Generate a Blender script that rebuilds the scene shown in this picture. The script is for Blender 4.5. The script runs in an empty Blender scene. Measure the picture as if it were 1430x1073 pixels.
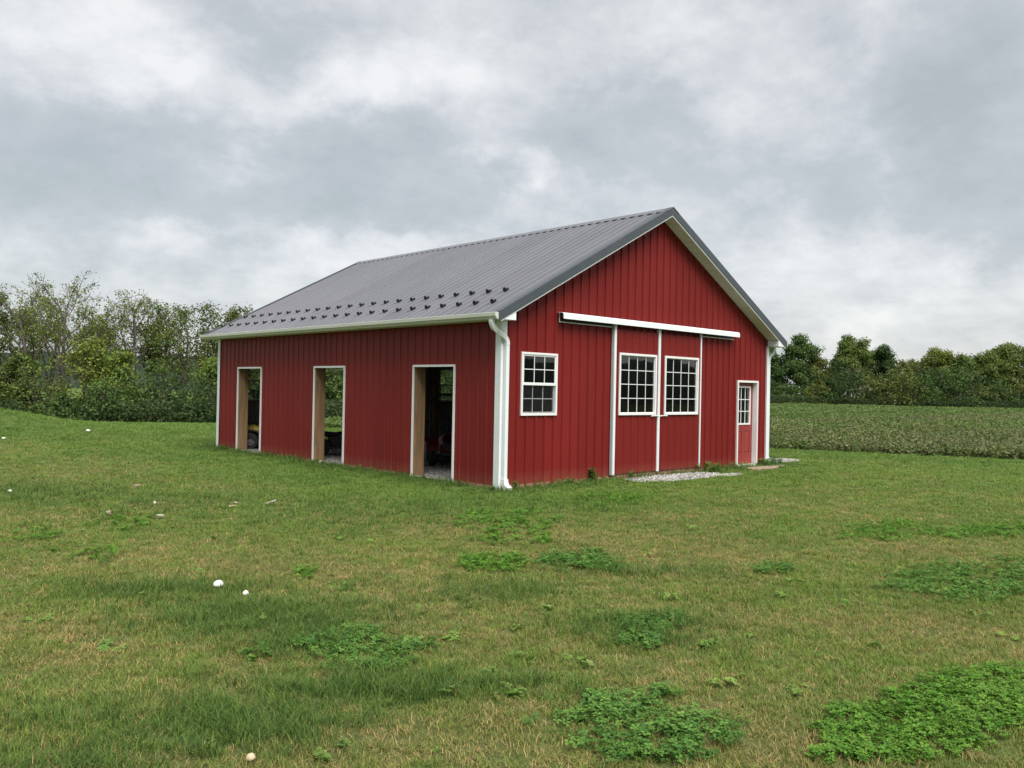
import bpy, math, random
import numpy as np
from mathutils import Vector, Matrix
rnd = random.Random(7)
NP = np.random.default_rng(11)
SC = bpy.context.scene
COL = SC.collection
# ------------------------------------------------------------------ camera
CX, CY, CZ = -10.317, -11.129, 1.807
YAW, PITCH, ROLL, FPX = 0.7614, 0.0067, 0.0199, 1168.5
_F = np.array([math.sin(YAW)*math.cos(PITCH), math.cos(YAW)*math.cos(PITCH), math.sin(PITCH)])
_R = np.array([math.cos(YAW), -math.sin(YAW), 0.0])
_U = np.cross(_R, _F)
_R2 = math.cos(ROLL)*_R + math.sin(ROLL)*_U
_U2 = -math.sin(ROLL)*_R + math.cos(ROLL)*_U
cam = bpy.data.cameras.new('camera'); co = bpy.data.objects.new('camera', cam); COL.objects.link(co)
cam.sensor_width = 36; cam.lens = FPX/1430*36; cam.clip_start = 0.1; cam.clip_end = 5000
m = Matrix.Identity(4)
for i in range(3):
    m[i][0] = _R2[i]; m[i][1] = _U2[i]; m[i][2] = -_F[i]
m[0][3], m[1][3], m[2][3] = CX, CY, CZ
co.matrix_world = m
SC.camera = co
def ray(u, v):
    return _F + _R2*(u-715)/FPX + _U2*(536.5-v)/FPX
def gp(u, v, z=0.0):                      # survey point of the photograph on the level z
    d = ray(u, v); t = (z-CZ)/d[2]
    return CX+d[0]*t, CY+d[1]*t
def at(u, depth):                         # ground position at a heading and a depth
    d = ray(u, 545); t = depth
    return CX+d[0]*t, CY+d[1]*t
# ------------------------------------------------------------------ light
SUN_EL, SUN_HEAD = math.radians(56), 3.45     # heading from +Y towards +X
world = bpy.data.worlds.new('World'); SC.world = world; world.use_nodes = True
sun = bpy.data.lights.new('sun', 'SUN'); so = bpy.data.objects.new('sun', sun); COL.objects.link(so)
sun.energy = 1.5; sun.angle = math.radians(44); sun.color = (1.0, 0.97, 0.93)
sd = Vector((math.sin(SUN_HEAD)*math.cos(SUN_EL), math.cos(SUN_HEAD)*math.cos(SUN_EL), math.sin(SUN_EL)))
so.rotation_euler = sd.to_track_quat('Z', 'Y').to_euler()
SC.view_settings.view_transform = 'Standard'; SC.view_settings.look = 'None'
SC.view_settings.gamma = 1; SC.view_settings.use_curve_mapping = False
SC.view_settings.exposure = 1.95
SC.cycles.max_bounces = 6; SC.cycles.diffuse_bounces = 3; SC.cycles.glossy_bounces = 3
SC.cycles.transparent_max_bounces = 12; SC.cycles.transmission_bounces = 4
SC.cycles.use_denoising = True
SKY_GAIN = 2.30
def build_sky():
    nt = world.node_tree; N = nt.nodes; L = nt.links; N.clear()
    def M(op, a, b=None, c=None, clamp=False):
        n = N.new('ShaderNodeMath'); n.operation = op; n.use_clamp = clamp
        for i, x in enumerate((a, b, c)):
            if x is None: continue
            if isinstance(x, (int, float)): n.inputs[i].default_value = x
            else: L.new(x, n.inputs[i])
        return n.outputs[0]
    tc = N.new('ShaderNodeTexCoord'); sp = N.new('ShaderNodeSeparateXYZ'); L.new(tc.outputs['Generated'], sp.inputs[0])
    X, Y, Z = sp.outputs
    zc = M('MAXIMUM', Z, 0.0)
    den = M('ADD', zc, 0.30)
    cb = N.new('ShaderNodeCombineXYZ'); L.new(M('DIVIDE', X, den), cb.inputs[0]); L.new(M('DIVIDE', Y, den), cb.inputs[1]); cb.inputs[2].default_value = 3.7
    def noise(scale, detail, rough, vec, dist=0.0, off=0.0):
        n = N.new('ShaderNodeTexNoise'); n.inputs['Scale'].default_value = scale; n.inputs['Detail'].default_value = detail
        n.inputs['Roughness'].default_value = rough; n.inputs['Distortion'].default_value = dist
        if off:
            a = N.new('ShaderNodeVectorMath'); a.operation = 'ADD'; L.new(vec, a.inputs[0]); a.inputs[1].default_value = (off, off*2, off); vec = a.outputs[0]
        L.new(vec, n.inputs['Vector']); return n.outputs['Fac']
    n1 = noise(2.0, 8, 0.60, cb.outputs[0], 0.25)
    n2 = noise(6.5, 7, 0.62, cb.outputs[0], 0.2, 5.3)
    sc = N.new('ShaderNodeMapping'); L.new(tc.outputs['Generated'], sc.inputs[0]); sc.inputs['Scale'].default_value = (1, 1, 1.5)
    w1 = noise(4.0, 6, 0.6, sc.outputs[0], 0.0, 1.0); w2 = noise(4.0, 6, 0.6, sc.outputs[0], 0.0, 9.0)
    n3 = noise(9.0, 7, 0.62, sc.outputs[0], 0.3, 2.0)
    az = M('ADD', M('ARCTAN2', X, Y), M('MULTIPLY', M('SUBTRACT', w1, 0.5), 0.45))
    el = M('ADD', M('ARCSINE', Z), M('MULTIPLY', M('SUBTRACT', w2, 0.5), 0.26))
    # banks and breaks of the cloud layer: u, v, half widths in px, strength
    blobs = [(90, 60, 150, 60, .38), (190, 130, 190, 55, .38), (390, 30, 110, 50, -.40), (560, 110, 110, 60, .60), (440, 130, 150, 30, .35),
             (290, 240, 300, 70, -.55), (60, 230, 130, 60, -.25), (560, 250, 170, 70, -.40), (730, 225, 60, 38, .80), (700, 70, 90, 60, .35),
             (900, 190, 190, 50, -.42), (1000, 90, 160, 60, .28), (1180, 175, 70, 30, .45), (1330, 130, 130, 90, -.62), (1360, 280, 120, 90, -.50),
             (1130, 280, 190, 50, -.30), (520, 335, 150, 34, .55), (250, 335, 130, 24, .35), (1250, 400, 200, 60, .30), (900, 20, 130, 40, .20),
             (1260, 235, 60, 30, .35), (150, 330, 200, 30, -.15)]
    acc = None
    for (u, v, su, sv, k) in blobs:
        d = ray(u, v); d = d/np.linalg.norm(d)
        a0, e0 = math.atan2(d[0], d[1]), math.asin(d[2])
        sa, se = su/FPX, sv/FPX
        t1 = M('POWER', M('ABSOLUTE', M('DIVIDE', M('SUBTRACT', az, a0), sa)), 2.0)
        t2 = M('POWER', M('ABSOLUTE', M('DIVIDE', M('SUBTRACT', el, e0), se)), 2.0)
        g = M('MULTIPLY', M('EXPONENT', M('MULTIPLY', M('ADD', t1, t2), -1.0)), k)
        acc = g if acc is None else M('ADD', acc, g)
    t = M('ADD', M('MULTIPLY', M('SUBTRACT', n1, 0.5), 0.9), M('MULTIPLY', M('SUBTRACT', n2, 0.5), 0.55))
    t = M('ADD', t, M('MULTIPLY', M('SUBTRACT', n3, 0.5), 0.80))
    n4 = noise(24.0, 5, 0.6, sc.outputs[0], 0.2, 4.0)
    t = M('ADD', t, M('MULTIPLY', M('SUBTRACT', n4, 0.5), 0.30))
    t = M('ADD', M('ADD', t, M('MULTIPLY', acc, 0.62)), 0.56)
    cr = N.new('ShaderNodeValToRGB'); L.new(t, cr.inputs[0])
    e = cr.color_ramp.elements
    e[0].position = 0.0; e[0].color = (.43, .463, .472, 1)
    e[1].position = 1.0; e[1].color = (.87, .865, .85, 1)
    x = e.new(0.38); x.color = (.525, .550, .565, 1)
    x = e.new(0.68); x.color = (.69, .70, .702, 1)
    vm = N.new('ShaderNodeVectorMath'); vm.operation = 'SCALE'; L.new(cr.outputs[0], vm.inputs[0]); vm.inputs['Scale'].default_value = SKY_GAIN
    sky = N.new('ShaderNodeTexSky'); sky.sky_type = 'NISHITA'; sky.sun_disc = False
    sky.sun_elevation = SUN_EL; sky.sun_rotation = SUN_HEAD; sky.air_density = 1.0; sky.dust_density = 2.0
    mx = N.new('ShaderNodeMix'); mx.data_type = 'RGBA'; mx.inputs[0].default_value = 0.94
    L.new(sky.outputs[0], mx.inputs[6]); L.new(vm.outputs[0], mx.inputs[7])
    bg = N.new('ShaderNodeBackground'); L.new(mx.outputs[2], bg.inputs[0]); bg.inputs[1].default_value = 0.115
    out = N.new('ShaderNodeOutputWorld'); L.new(bg.outputs[0], out.inputs[0])
build_sky()
# ------------------------------------------------------------------ helpers
class MB:
    def __init__(s): s.v = []; s.f = []; s.m = []
    def quad(s, a, b, c, d, mi=0):
        n = len(s.v); s.v += [a, b, c, d]; s.f.append((n, n+1, n+2, n+3)); s.m.append(mi)
    def box(s, lo, hi, mi=0):
        x0, y0, z0 = [min(a, b) for a, b in zip(lo, hi)]; x1, y1, z1 = [max(a, b) for a, b in zip(lo, hi)]
        n = len(s.v); s.v += [(x0,y0,z0),(x1,y0,z0),(x1,y1,z0),(x0,y1,z0),(x0,y0,z1),(x1,y0,z1),(x1,y1,z1),(x0,y1,z1)]
        for q in ((0,3,2,1),(4,5,6,7),(0,1,5,4),(1,2,6,5),(2,3,7,6),(3,0,4,7)):
            s.f.append(tuple(n+i for i in q)); s.m.append(mi)
        return s
    def prism(s, poly, a0, a1, fn, mi=0):     # poly 2D points, extruded along a: fn(p, q, a)->xyz
        n = len(s.v); k = len(poly)
        s.v += [fn(p, q, a0) for p, q in poly] + [fn(p, q, a1) for p, q in poly]
        for i in range(k):
            j = (i+1) % k; s.f.append((n+i, n+j, n+k+j, n+k+i)); s.m.append(mi)
        s.f.append(tuple(n+i for i in reversed(range(k)))); s.f.append(tuple(n+k+i for i in range(k))); s.m += [mi, mi]
        return s
    def tube(s, pts, rad, sides=8, mi=0, cap=True):
        pts = [Vector(p) for p in pts]; n0 = len(s.v)
        for i, p in enumerate(pts):
            d = (pts[min(i+1, len(pts)-1)]-pts[max(i-1, 0)]).normalized()
            up = Vector((0, 0, 1)) if abs(d.z) < .95 else Vector((1, 0, 0))
            a = d.cross(up).normalized(); b = d.cross(a)
            r = rad[i] if isinstance(rad, (list, tuple)) else rad
            for k in range(sides):
                t = 2*math.pi*k/sides; s.v.append(tuple(p+a*r*math.cos(t)+b*r*math.sin(t)))
        for i in range(len(pts)-1):
            for k in range(sides):
                k2 = (k+1) % sides
                s.f.append((n0+i*sides+k, n0+i*sides+k2, n0+(i+1)*sides+k2, n0+(i+1)*sides+k)); s.m.append(mi)
        if cap:
            s.f.append(tuple(n0+k for k in range(sides))); s.m.append(mi)
            s.f.append(tuple(n0+(len(pts)-1)*sides+k for k in reversed(range(sides)))); s.m.append(mi)
        return s
    def lathe(s, prof, c, axis='z', n=20, mi=0):   # prof (r, h) closed with ends on the axis or not
        n0 = len(s.v); c = Vector(c)
        for r, h in prof:
            for k in range(n):
                t = 2*math.pi*k/n; a, b = r*math.cos(t), r*math.sin(t)
                s.v.append(tuple(c+Vector({'z': (a, b, h), 'y': (a, h, b), 'x': (h, a, b)}[axis])))
        for i in range(len(prof)-1):
            for k in range(n):
                k2 = (k+1) % n
                s.f.append((n0+i*n+k, n0+i*n+k2, n0+(i+1)*n+k2, n0+(i+1)*n+k)); s.m.append(mi)
        return s
    def mesh(s, name, mats, smooth=False):
        me = bpy.data.meshes.new(name); me.from_pydata([tuple(map(float, p)) for p in s.v], [], s.f)
        for mt in (mats if isinstance(mats, (list, tuple)) else [mats]): me.materials.append(mt)
        me.polygons.foreach_set('material_index', s.m)
        if smooth: me.polygons.foreach_set('use_smooth', [True]*len(s.f))
        me.update(); return me
def link(name, data, parent=None, loc=None, rot=None, label=None, cat=None, group=None, kind=None, bevel=0):
    o = bpy.data.objects.new(name, data); COL.objects.link(o)
    if parent is not None: o.parent = parent
    if loc is not None: o.location = loc
    if rot is not None: o.rotation_euler = rot
    if label: o['label'] = label
    if cat: o['category'] = cat
    if group: o['group'] = group
    if kind: o['kind'] = kind
    if bevel:
        b = o.modifiers.new('b', 'BEVEL'); b.width = bevel; b.segments = 2; b.limit_method = 'ANGLE'
    return o
def bx(name, lo, hi, mt, parent, bevel=0, **k):
    return link(name, MB().box(lo, hi).mesh(name, mt), parent, bevel=bevel, **k)
def npmesh(name, V, Fc, mats, midx=None, col=None):
    me = bpy.data.meshes.new(name); nv, nf, k = len(V), len(Fc), Fc.shape[1]
    me.vertices.add(nv); me.vertices.foreach_set('co', V.astype(np.float32).ravel())
    me.loops.add(nf*k); me.loops.foreach_set('vertex_index', Fc.astype(np.int32).ravel())
    me.polygons.add(nf); me.polygons.foreach_set('loop_start', np.arange(0, nf*k, k, dtype=np.int32))
    me.polygons.foreach_set('loop_total', np.full(nf, k, dtype=np.int32))
    for mt in (mats if isinstance(mats, (list, tuple)) else [mats]): me.materials.append(mt)
    if midx is not None: me.polygons.foreach_set('material_index', midx.astype(np.int32))
    if col is not None:
        a = me.color_attributes.new('tint', 'FLOAT_COLOR', 'POINT')
        c = np.ones((nv, 4), np.float32); c[:, :3] = col; a.data.foreach_set('color', c.ravel())
    me.update(calc_edges=True); me.validate(); return me
# ------------------------------------------------------------------ materials
def newmat(name):
    mt = bpy.data.materials.new(name); mt.use_nodes = True; nt = mt.node_tree
    return mt, nt, nt.nodes['Principled BSDF'], nt.nodes['Material Output']
def nz(nt, scale, detail=4, rough=.55, vec=None, dist=0):
    n = nt.nodes.new('ShaderNodeTexNoise'); n.inputs['Scale'].default_value = scale; n.inputs['Detail'].default_value = detail
    n.inputs['Roughness'].default_value = rough; n.inputs['Distortion'].default_value = dist
    if vec is None:
        g = nt.nodes.new('ShaderNodeNewGeometry'); vec = g.outputs['Position']
    nt.links.new(vec, n.inputs['Vector']); return n.outputs['Fac']
def ramp(nt, fac, stops):
    r = nt.nodes.new('ShaderNodeValToRGB'); e = r.color_ramp.elements
    while len(e) < len(stops): e.new(0.5)
    for i, (p, c) in enumerate(stops): e[i].position = p; e[i].color = (*c, 1)
    nt.links.new(fac, r.inputs[0]); return r.outputs[0]
def mixc(nt, fac, a, b, mode='MIX'):
    n = nt.nodes.new('ShaderNodeMix'); n.data_type = 'RGBA'; n.blend_type = mode
    for i, x in ((0, fac), (6, a), (7, b)):
        if isinstance(x, (int, float)): n.inputs[i].default_value = x
        elif isinstance(x, tuple): n.inputs[i].default_value = (*x, 1)
        else: nt.links.new(x, n.inputs[i])
    return n.outputs[2]
def bump(nt, b, h, strength=.3, dist=.01):
    n = nt.nodes.new('ShaderNodeBump'); n.inputs['Strength'].default_value = strength; n.inputs['Distance'].default_value = dist
    nt.links.new(h, n.inputs['Height']); nt.links.new(n.outputs[0], b.inputs['Normal'])
def stretch(nt, sc):
    g = nt.nodes.new('ShaderNodeNewGeometry'); mp = nt.nodes.new('ShaderNodeMapping'); mp.inputs['Scale'].default_value = sc
    nt.links.new(g.outputs['Position'], mp.inputs[0]); return mp.outputs[0]
def simple(name, c, rough=.5, var=.12, scale=3.0, metal=0.0, bmp=0.0, bscale=40, spec=.5, grain=None, coat=0):
    mt, nt, b, out = newmat(name)
    vec = stretch(nt, grain) if grain else None
    f = nz(nt, scale, 6, .6, vec)
    lo = tuple(x*(1-var) for x in c); hi = tuple(min(1, x*(1+var)) for x in c)
    nt.links.new(ramp(nt, f, [(.3, lo), (.7, hi)]), b.inputs['Base Color'])
    b.inputs['Roughness'].default_value = rough; b.inputs['Metallic'].default_value = metal
    b.inputs['Specular IOR Level'].default_value = spec; b.inputs['Coat Weight'].default_value = coat
    if bmp: bump(nt, b, nz(nt, bscale, 4, .6, vec), bmp, .004)
    return mt
RED = None
def red_siding():
    mt, nt, b, out = newmat('red_siding')
    f = nz(nt, .9, 5, .6, stretch(nt, (1, 1, .35))); f2 = nz(nt, 9, 4, .6, stretch(nt, (1, 1, .12)))
    c = ramp(nt, f, [(.3, (.146, .0105, .0090)), (.7, (.168, .0135, .0115))])
    c = mixc(nt, .25, c, ramp(nt, f2, [(.35, (.125, .0095, .008)), (.65, (.176, .0145, .012))]))
    # splashed dirt along the lowest few centimetres
    g = nt.nodes.new('ShaderNodeNewGeometry'); s = nt.nodes.new('ShaderNodeSeparateXYZ'); nt.links.new(g.outputs['Position'], s.inputs[0])
    mr = nt.nodes.new('ShaderNodeMapRange'); nt.links.new(s.outputs[2], mr.inputs[0]); mr.inputs[1].default_value = .02; mr.inputs[2].default_value = .3
    mr.inputs[3].default_value = .35; mr.inputs[4].default_value = 0
    mm = nt.nodes.new('ShaderNodeMath'); mm.operation = 'MULTIPLY'; nt.links.new(mr.outputs[0], mm.inputs[0]); nt.links.new(nz(nt, 7, 5), mm.inputs[1])
    c = mixc(nt, mm.outputs[0], c, (.30, .20, .12))
    oi = nt.nodes.new('ShaderNodeObjectInfo'); c = mixc(nt, 1.0, c, ramp(nt, oi.outputs['Random'], [(0, (.93, .93, .93)), (1, (1.06, 1.08, 1.08))]), 'MULTIPLY')
    c = mixc(nt, g.outputs['Backfacing'], c, (.24, .245, .24))
    nt.links.new(c, b.inputs['Base Color']); b.inputs['Roughness'].default_value = .5; b.inputs['Specular IOR Level'].default_value = .20
    bump(nt, b, nz(nt, 2.2, 2, .5, stretch(nt, (1, 1, .5))), .18, .01)
    return mt
def roof_metal():
    mt, nt, b, out = newmat('roof_metal')
    f = nz(nt, .8, 5, .6); f2 = nz(nt, 3, 5, .6, stretch(nt, (.25, 2, .25)))
    c = mixc(nt, .4, ramp(nt, f, [(.3, (.118, .120, .136)), (.7, (.140, .142, .160))]), ramp(nt, f2, [(.3, (.108, .110, .125)), (.7, (.155, .157, .175))]))
    oi = nt.nodes.new('ShaderNodeObjectInfo'); c = mixc(nt, 1.0, c, ramp(nt, oi.outputs['Random'], [(0, (.90, .90, .90)), (1, (1.04, 1.04, 1.04))]), 'MULTIPLY')
    nt.links.new(c, b.inputs['Base Color']); b.inputs['Roughness'].default_value = .30; b.inputs['Specular IOR Level'].default_value = .6
    bump(nt, b, nz(nt, 1.3, 1, .5), .10, .01)
    return mt
M_RED = red_siding(); M_ROOF = roof_metal()
M_BACK = simple('siding_back', (.20, .20, .20), .6, .1)
M_WHITE = simple('white_trim', (.65, .69, .69), .4, .05, 1.5, bmp=.05)
M_WHITE2 = simple('white_vinyl', (.68, .68, .67), .35, .03, 2)
M_GUTTER = simple('gutter_white', (.52, .54, .48), .35, .07, 1.2)
M_SOFFIT = simple('soffit_white', (.60, .60, .54), .6, .05, 3)
M_DARK = simple('charcoal_trim', (.050, .060, .068), .42, .1, 2)
M_RIDGE = simple('ridge_charcoal', (.12, .125, .135), .4, .1, 2)
M_BLACK = simple('black_plastic', (.015, .015, .016), .45, .1, 8)
M_WOOD = simple('treated_pine', (.235, .140, .068), .75, .35, 2.5, grain=(6, 6, .5), bmp=.4, bscale=14)
M_WOODL = simple('weathered_pine', (.30, .21, .15), .8, .3, 3, grain=(2, 6, 6), bmp=.4, bscale=14)
M_SKIRT = simple('skirt_pine', (.27, .145, .105), .8, .3, 3, grain=(1, 1, 6), bmp=.3, bscale=14)
M_DOOR = simple('door_red', (.23, .030, .026), .38, .1, 2)
M_GREYT = simple('grey_channel', (.42, .45, .46), .5, .08, 2)
M_MUNT2 = simple('screened_muntin', (.55, .56, .56), .5, .05, 2)
M_STEEL = simple('galvanised', (.35, .35, .36), .4, .15, 8, metal=.7)
M_RUBBER = simple('tyre_rubber', (.02, .02, .02), .8, .2, 12, bmp=.3)
M_SEAT = simple('black_vinyl', (.022, .022, .025), .5, .15, 8)
M_PRED = simple('red_bodywork', (.17, .010, .009), .5, .08, 3)
M_PDRED = simple('dark_red_bodywork', (.09, .012, .016), .3, .1, 3, coat=.4)
M_PYEL = simple('yellow_bodywork', (.40, .29, .03), .45, .08, 3)
M_RIM = simple('painted_rim', (.16, .16, .16), .4, .1, 8)
M_LAMP = simple('lamp_lens', (.18, .19, .2), .15, .05, 8)
M_BARK = simple('bark', (.070, .056, .044), .9, .35, 6, bmp=.5, bscale=10, grain=(3, 3, .6))
M_BARK2 = simple('pale_bark', (.088, .074, .060), .9, .35, 6, bmp=.5, bscale=10, grain=(3, 3, .6))
M_CHIP = simple('bleached_chip', (.40, .37, .31), .85, .25, 30, bmp=.3)
M_STONE = simple('limestone', (.33, .30, .26), .85, .25, 9, bmp=.4)
M_PUFF = simple('mushroom_white', (.80, .79, .74), .7, .06, 20, bmp=.1)
M_TAN = simple('mushroom_tan', (.45, .35, .22), .7, .2, 20, bmp=.2)
M_GILL = simple('mushroom_gills', (.30, .24, .18), .8, .2, 30)
def pebble_mat(name, c0, c1):
    mt, nt, b, out = newmat(name); oi = nt.nodes.new('ShaderNodeObjectInfo')
    c = ramp(nt, oi.outputs['Random'], [(0, c0), (.55, tuple((x+y)/2 for x, y in zip(c0, c1))), (1, c1)])
    nt.links.new(c, b.inputs['Base Color']); b.inputs['Roughness'].default_value = .85; return mt
M_PEB = pebble_mat('gravel_stone', (.12, .115, .105), (.48, .46, .43))
def gravel_base():
    mt, nt, b, out = newmat('gravel_base')
    v = nt.nodes.new('ShaderNodeTexVoronoi'); v.inputs['Scale'].default_value = 28
    g = nt.nodes.new('ShaderNodeNewGeometry'); nt.links.new(g.outputs['Position'], v.inputs['Vector'])
    bw = nt.nodes.new('ShaderNodeRGBToBW'); nt.links.new(v.outputs['Color'], bw.inputs[0])
    nt.links.new(ramp(nt, bw.outputs[0], [(.2, (.09, .085, .075)), (.8, (.34, .325, .30))]), b.inputs['Base Color'])
    b.inputs['Roughness'].default_value = .9; bump(nt, b, v.outputs['Distance'], .6, .02); return mt
M_GRAVEL = gravel_base()
def glass_mat():
    mt, nt, b, out = newmat('window_glass'); nt.nodes.remove(b)
    gl = nt.nodes.new('ShaderNodeBsdfGlossy'); gl.inputs['Roughness'].default_value = .02
    tr = nt.nodes.new('ShaderNodeBsdfTransparent'); tr.inputs[0].default_value = (.82, .86, .84, 1)
    fr = nt.nodes.new('ShaderNodeFresnel'); fr.inputs[0].default_value = 1.5
    mm = nt.nodes.new('ShaderNodeMath'); mm.operation = 'MULTIPLY'; mm.inputs[1].default_value = 2.2; mm.use_clamp = True
    nt.links.new(fr.outputs[0], mm.inputs[0])
    bm = nt.nodes.new('ShaderNodeBump'); bm.inputs['Strength'].default_value = .05; bm.inputs['Distance'].default_value = .01
    nt.links.new(nz(nt, 3, 2), bm.inputs['Height']); nt.links.new(bm.outputs[0], gl.inputs['Normal'])
    mx = nt.nodes.new('ShaderNodeMixShader'); nt.links.new(mm.outputs[0], mx.inputs[0]); nt.links.new(tr.outputs[0], mx.inputs[1]); nt.links.new(gl.outputs[0], mx.inputs[2])
    nt.links.new(mx.outputs[0], out.inputs[0]); return mt
M_GLASS = glass_mat()
def screen_mat():
    mt, nt, b, out = newmat('insect_screen')
    tr = nt.nodes.new('ShaderNodeBsdfTransparent'); mx = nt.nodes.new('ShaderNodeMixShader'); mx.inputs[0].default_value = .14
    b.inputs['Base Color'].default_value = (.02, .02, .022, 1); b.inputs['Roughness'].default_value = .7
    nt.links.new(tr.outputs[0], mx.inputs[1]); nt.links.new(b.outputs[0], mx.inputs[2]); nt.links.new(mx.outputs[0], out.inputs[0]); return mt
M_SCREEN = screen_mat()
def leafmat(name, c0, c1, trans=.35, macro=.12, rough=.55, spec=.25):
    """foliage: tint attribute times a colour that drifts over metres, light passing through"""
    mt, nt, b, out = newmat(name)
    at_ = nt.nodes.new('ShaderNodeAttribute'); at_.attribute_name = 'tint'
    oi = nt.nodes.new('ShaderNodeObjectInfo')
    f = nz(nt, macro, 5, .6)
    ad = nt.nodes.new('ShaderNodeMath'); ad.operation = 'MULTIPLY_ADD'; nt.links.new(oi.outputs['Random'], ad.inputs[0]); ad.inputs[1].default_value = .35; nt.links.new(f, ad.inputs[2])
    sb = nt.nodes.new('ShaderNodeMath'); sb.operation = 'SUBTRACT'; nt.links.new(ad.outputs[0], sb.inputs[0]); sb.inputs[1].default_value = .175
    c = ramp(nt, sb.outputs[0], [(.30, c0), (.70, c1)])
    c = mixc(nt, 1.0, c, at_.outputs['Color'], 'MULTIPLY')
    nt.links.new(c, b.inputs['Base Color']); b.inputs['Roughness'].default_value = rough; b.inputs['Specular IOR Level'].default_value = spec
    tl = nt.nodes.new('ShaderNodeBsdfTranslucent'); nt.links.new(c, tl.inputs[0])
    mx = nt.nodes.new('ShaderNodeMixShader'); mx.inputs[0].default_value = trans
    nt.links.new(b.outputs[0], mx.inputs[1]); nt.links.new(tl.outputs[0], mx.inputs[2]); nt.links.new(mx.outputs[0], out.inputs[0])
    return mt
# ------------------------------------------------------------------ terrain
W, L = 9.4244, 11.7201
FA, FB = np.array((15.29, 3.15)), np.array((18.07, -3.6))     # near edge of the crop field
FD = (FB-FA)/np.linalg.norm(FB-FA); FN = np.array((-FD[1], FD[0]))
def sstep(a, b, x):
    t = np.clip((x-a)/(b-a), 0, 1); return t*t*(3-2*t)
def vnoise(x, y, s, seed=0):
    """cheap smooth value noise for geometry"""
    x = np.asarray(x)/s + seed*17.3; y = np.asarray(y)/s + seed*9.1
    xi = np.floor(x).astype(np.int64); yi = np.floor(y).astype(np.int64); fx = x-xi; fy = y-yi
    fx = fx*fx*(3-2*fx); fy = fy*fy*(3-2*fy)
    def h(i, j):
        n = (i*374761393 + j*668265263 + seed*1013904223) & 0x7fffffff
        n = ((n ^ (n >> 13))*1274126177) & 0x7fffffff
        return ((n ^ (n >> 16)) & 0xffff)/65535.0
    return (h(xi, yi)*(1-fx)+h(xi+1, yi)*fx)*(1-fy)+(h(xi, yi+1)*(1-fx)+h(xi+1, yi+1)*fx)*fy
def terr(x, y):
    x = np.asarray(x, float); y = np.asarray(y, float)
    # distance to barn footprint
    dx = np.maximum(np.maximum(-x, x-W), 0); dy = np.maximum(np.maximum(-y, y-L), 0); db = np.hypot(dx, dy)
    z = (vnoise(x, y, 3.1, 1)-.5)*.05 + (vnoise(x, y, 1.1, 2)-.5)*.022
    z = z*sstep(.6, 3.0, db)
    z = z - .55*sstep(15, 42, y-.15*x)*sstep(60, 25, x)
    z = z + .88*np.exp(-((x+3.9)/3.4)**2-((y-24.2)/7.0)**2)
    z = z + .18*np.exp(-((x-2.0)/5.0)**2-((y-27.0)/5.0)**2)
    inside = (db <= 0.0)
    z = np.where(inside, -.03, z)
    # shallow dip where the ground meets the near corner
    z = z - .03*np.exp(-((x+.3)/1.5)**2-((y+.3)/1.5)**2)*(~inside)
    return z
# field outline: left end of the crop behind the barn
def in_field(x, y):
    x = np.asarray(x, float); y = np.asarray(y, float)
    s = (x-FA[0])*FN[0]+(y-FA[1])*FN[1]
    wob = (vnoise(x, y, 2.3, 5)-.5)*.45
    s2 = (x-7.0)*.90-(y-22.0)*.44
    return (s+wob > 0) & (s2 > 0)
GRAV = [(4.5, -.60, 1.6, .48), (10.6, .55, 1.35, .62), (6.15, -1.0, .45, .16)]      # gravel patches: centre, half sizes
def in_gravel(x, y, g=0.0):
    r = np.zeros(np.shape(x), bool)
    for cx, cy, a, b in GRAV:
        w = 1+(vnoise(x, y, .45, 8)-.5)*.55
        r |= (((x-cx)/a)**2+((y-cy)/b)**2) < (w+g)
    return r
# lush dark patches and brown patches of the lawn: survey px -> ground, radii in m
def E_(u, v, rx, ry, k): x, y = gp(u, v); return (x, y, rx, ry, k)
LUSH = [E_(360, 860, .9, .55, 1.), E_(230, 825, .9, .3, .7), E_(420, 890, .45, .4, .9), E_(330, 1010, .62, .35, 1.), E_(520, 960, .75, .28, .8), E_(700, 960, .5, .2, .35), E_(120, 1060, .4, .2, .7),
        E_(330, 700, 2.2, 1.5, .25), E_(520, 720, 2.5, 1.2, .25), E_(700, 705, 2.0, .9, .2), E_(900, 880, .6, .5, .6), E_(700, 830, 1.0, .4, .4), E_(60, 690, 2.2, 1.5, .4),
        E_(900, 800, .8, .4, .3), E_(60, 990, .4, .2, .3)]
DRYP = [E_(60, 880, .8, .4, 1), E_(130, 910, .4, .3, .8), E_(300, 1050, .25, .12, 1), E_(560, 1030, .5, .25, .9), E_(720, 1000, .35, .2, .8), E_(1230, 870, 1.0, .4, .9), E_(1080, 1040, .5, .2, .8), E_(860, 800, .9, .25, .8), E_(560, 800, .9, .35, .7), E_(420, 790, .7, .3, .6), E_(1130, 780, .8, .3, .6), E_(200, 870, .6, .25, .7)]
def field_of(x, y, lst):
    r = np.zeros(np.shape(x))
    hx, hy = math.sin(YAW), math.cos(YAW)
    for cx, cy, a, b, k in lst:
        dx, dy = x-cx, y-cy; u = dx*hy-dy*hx; v = dx*hx+dy*hy
        w = ((u/a)**2+(v/b)**2)
        r = np.maximum(r, k*np.exp(-w*(.8+.9*vnoise(x, y, .3, 4))))
    return r
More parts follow.
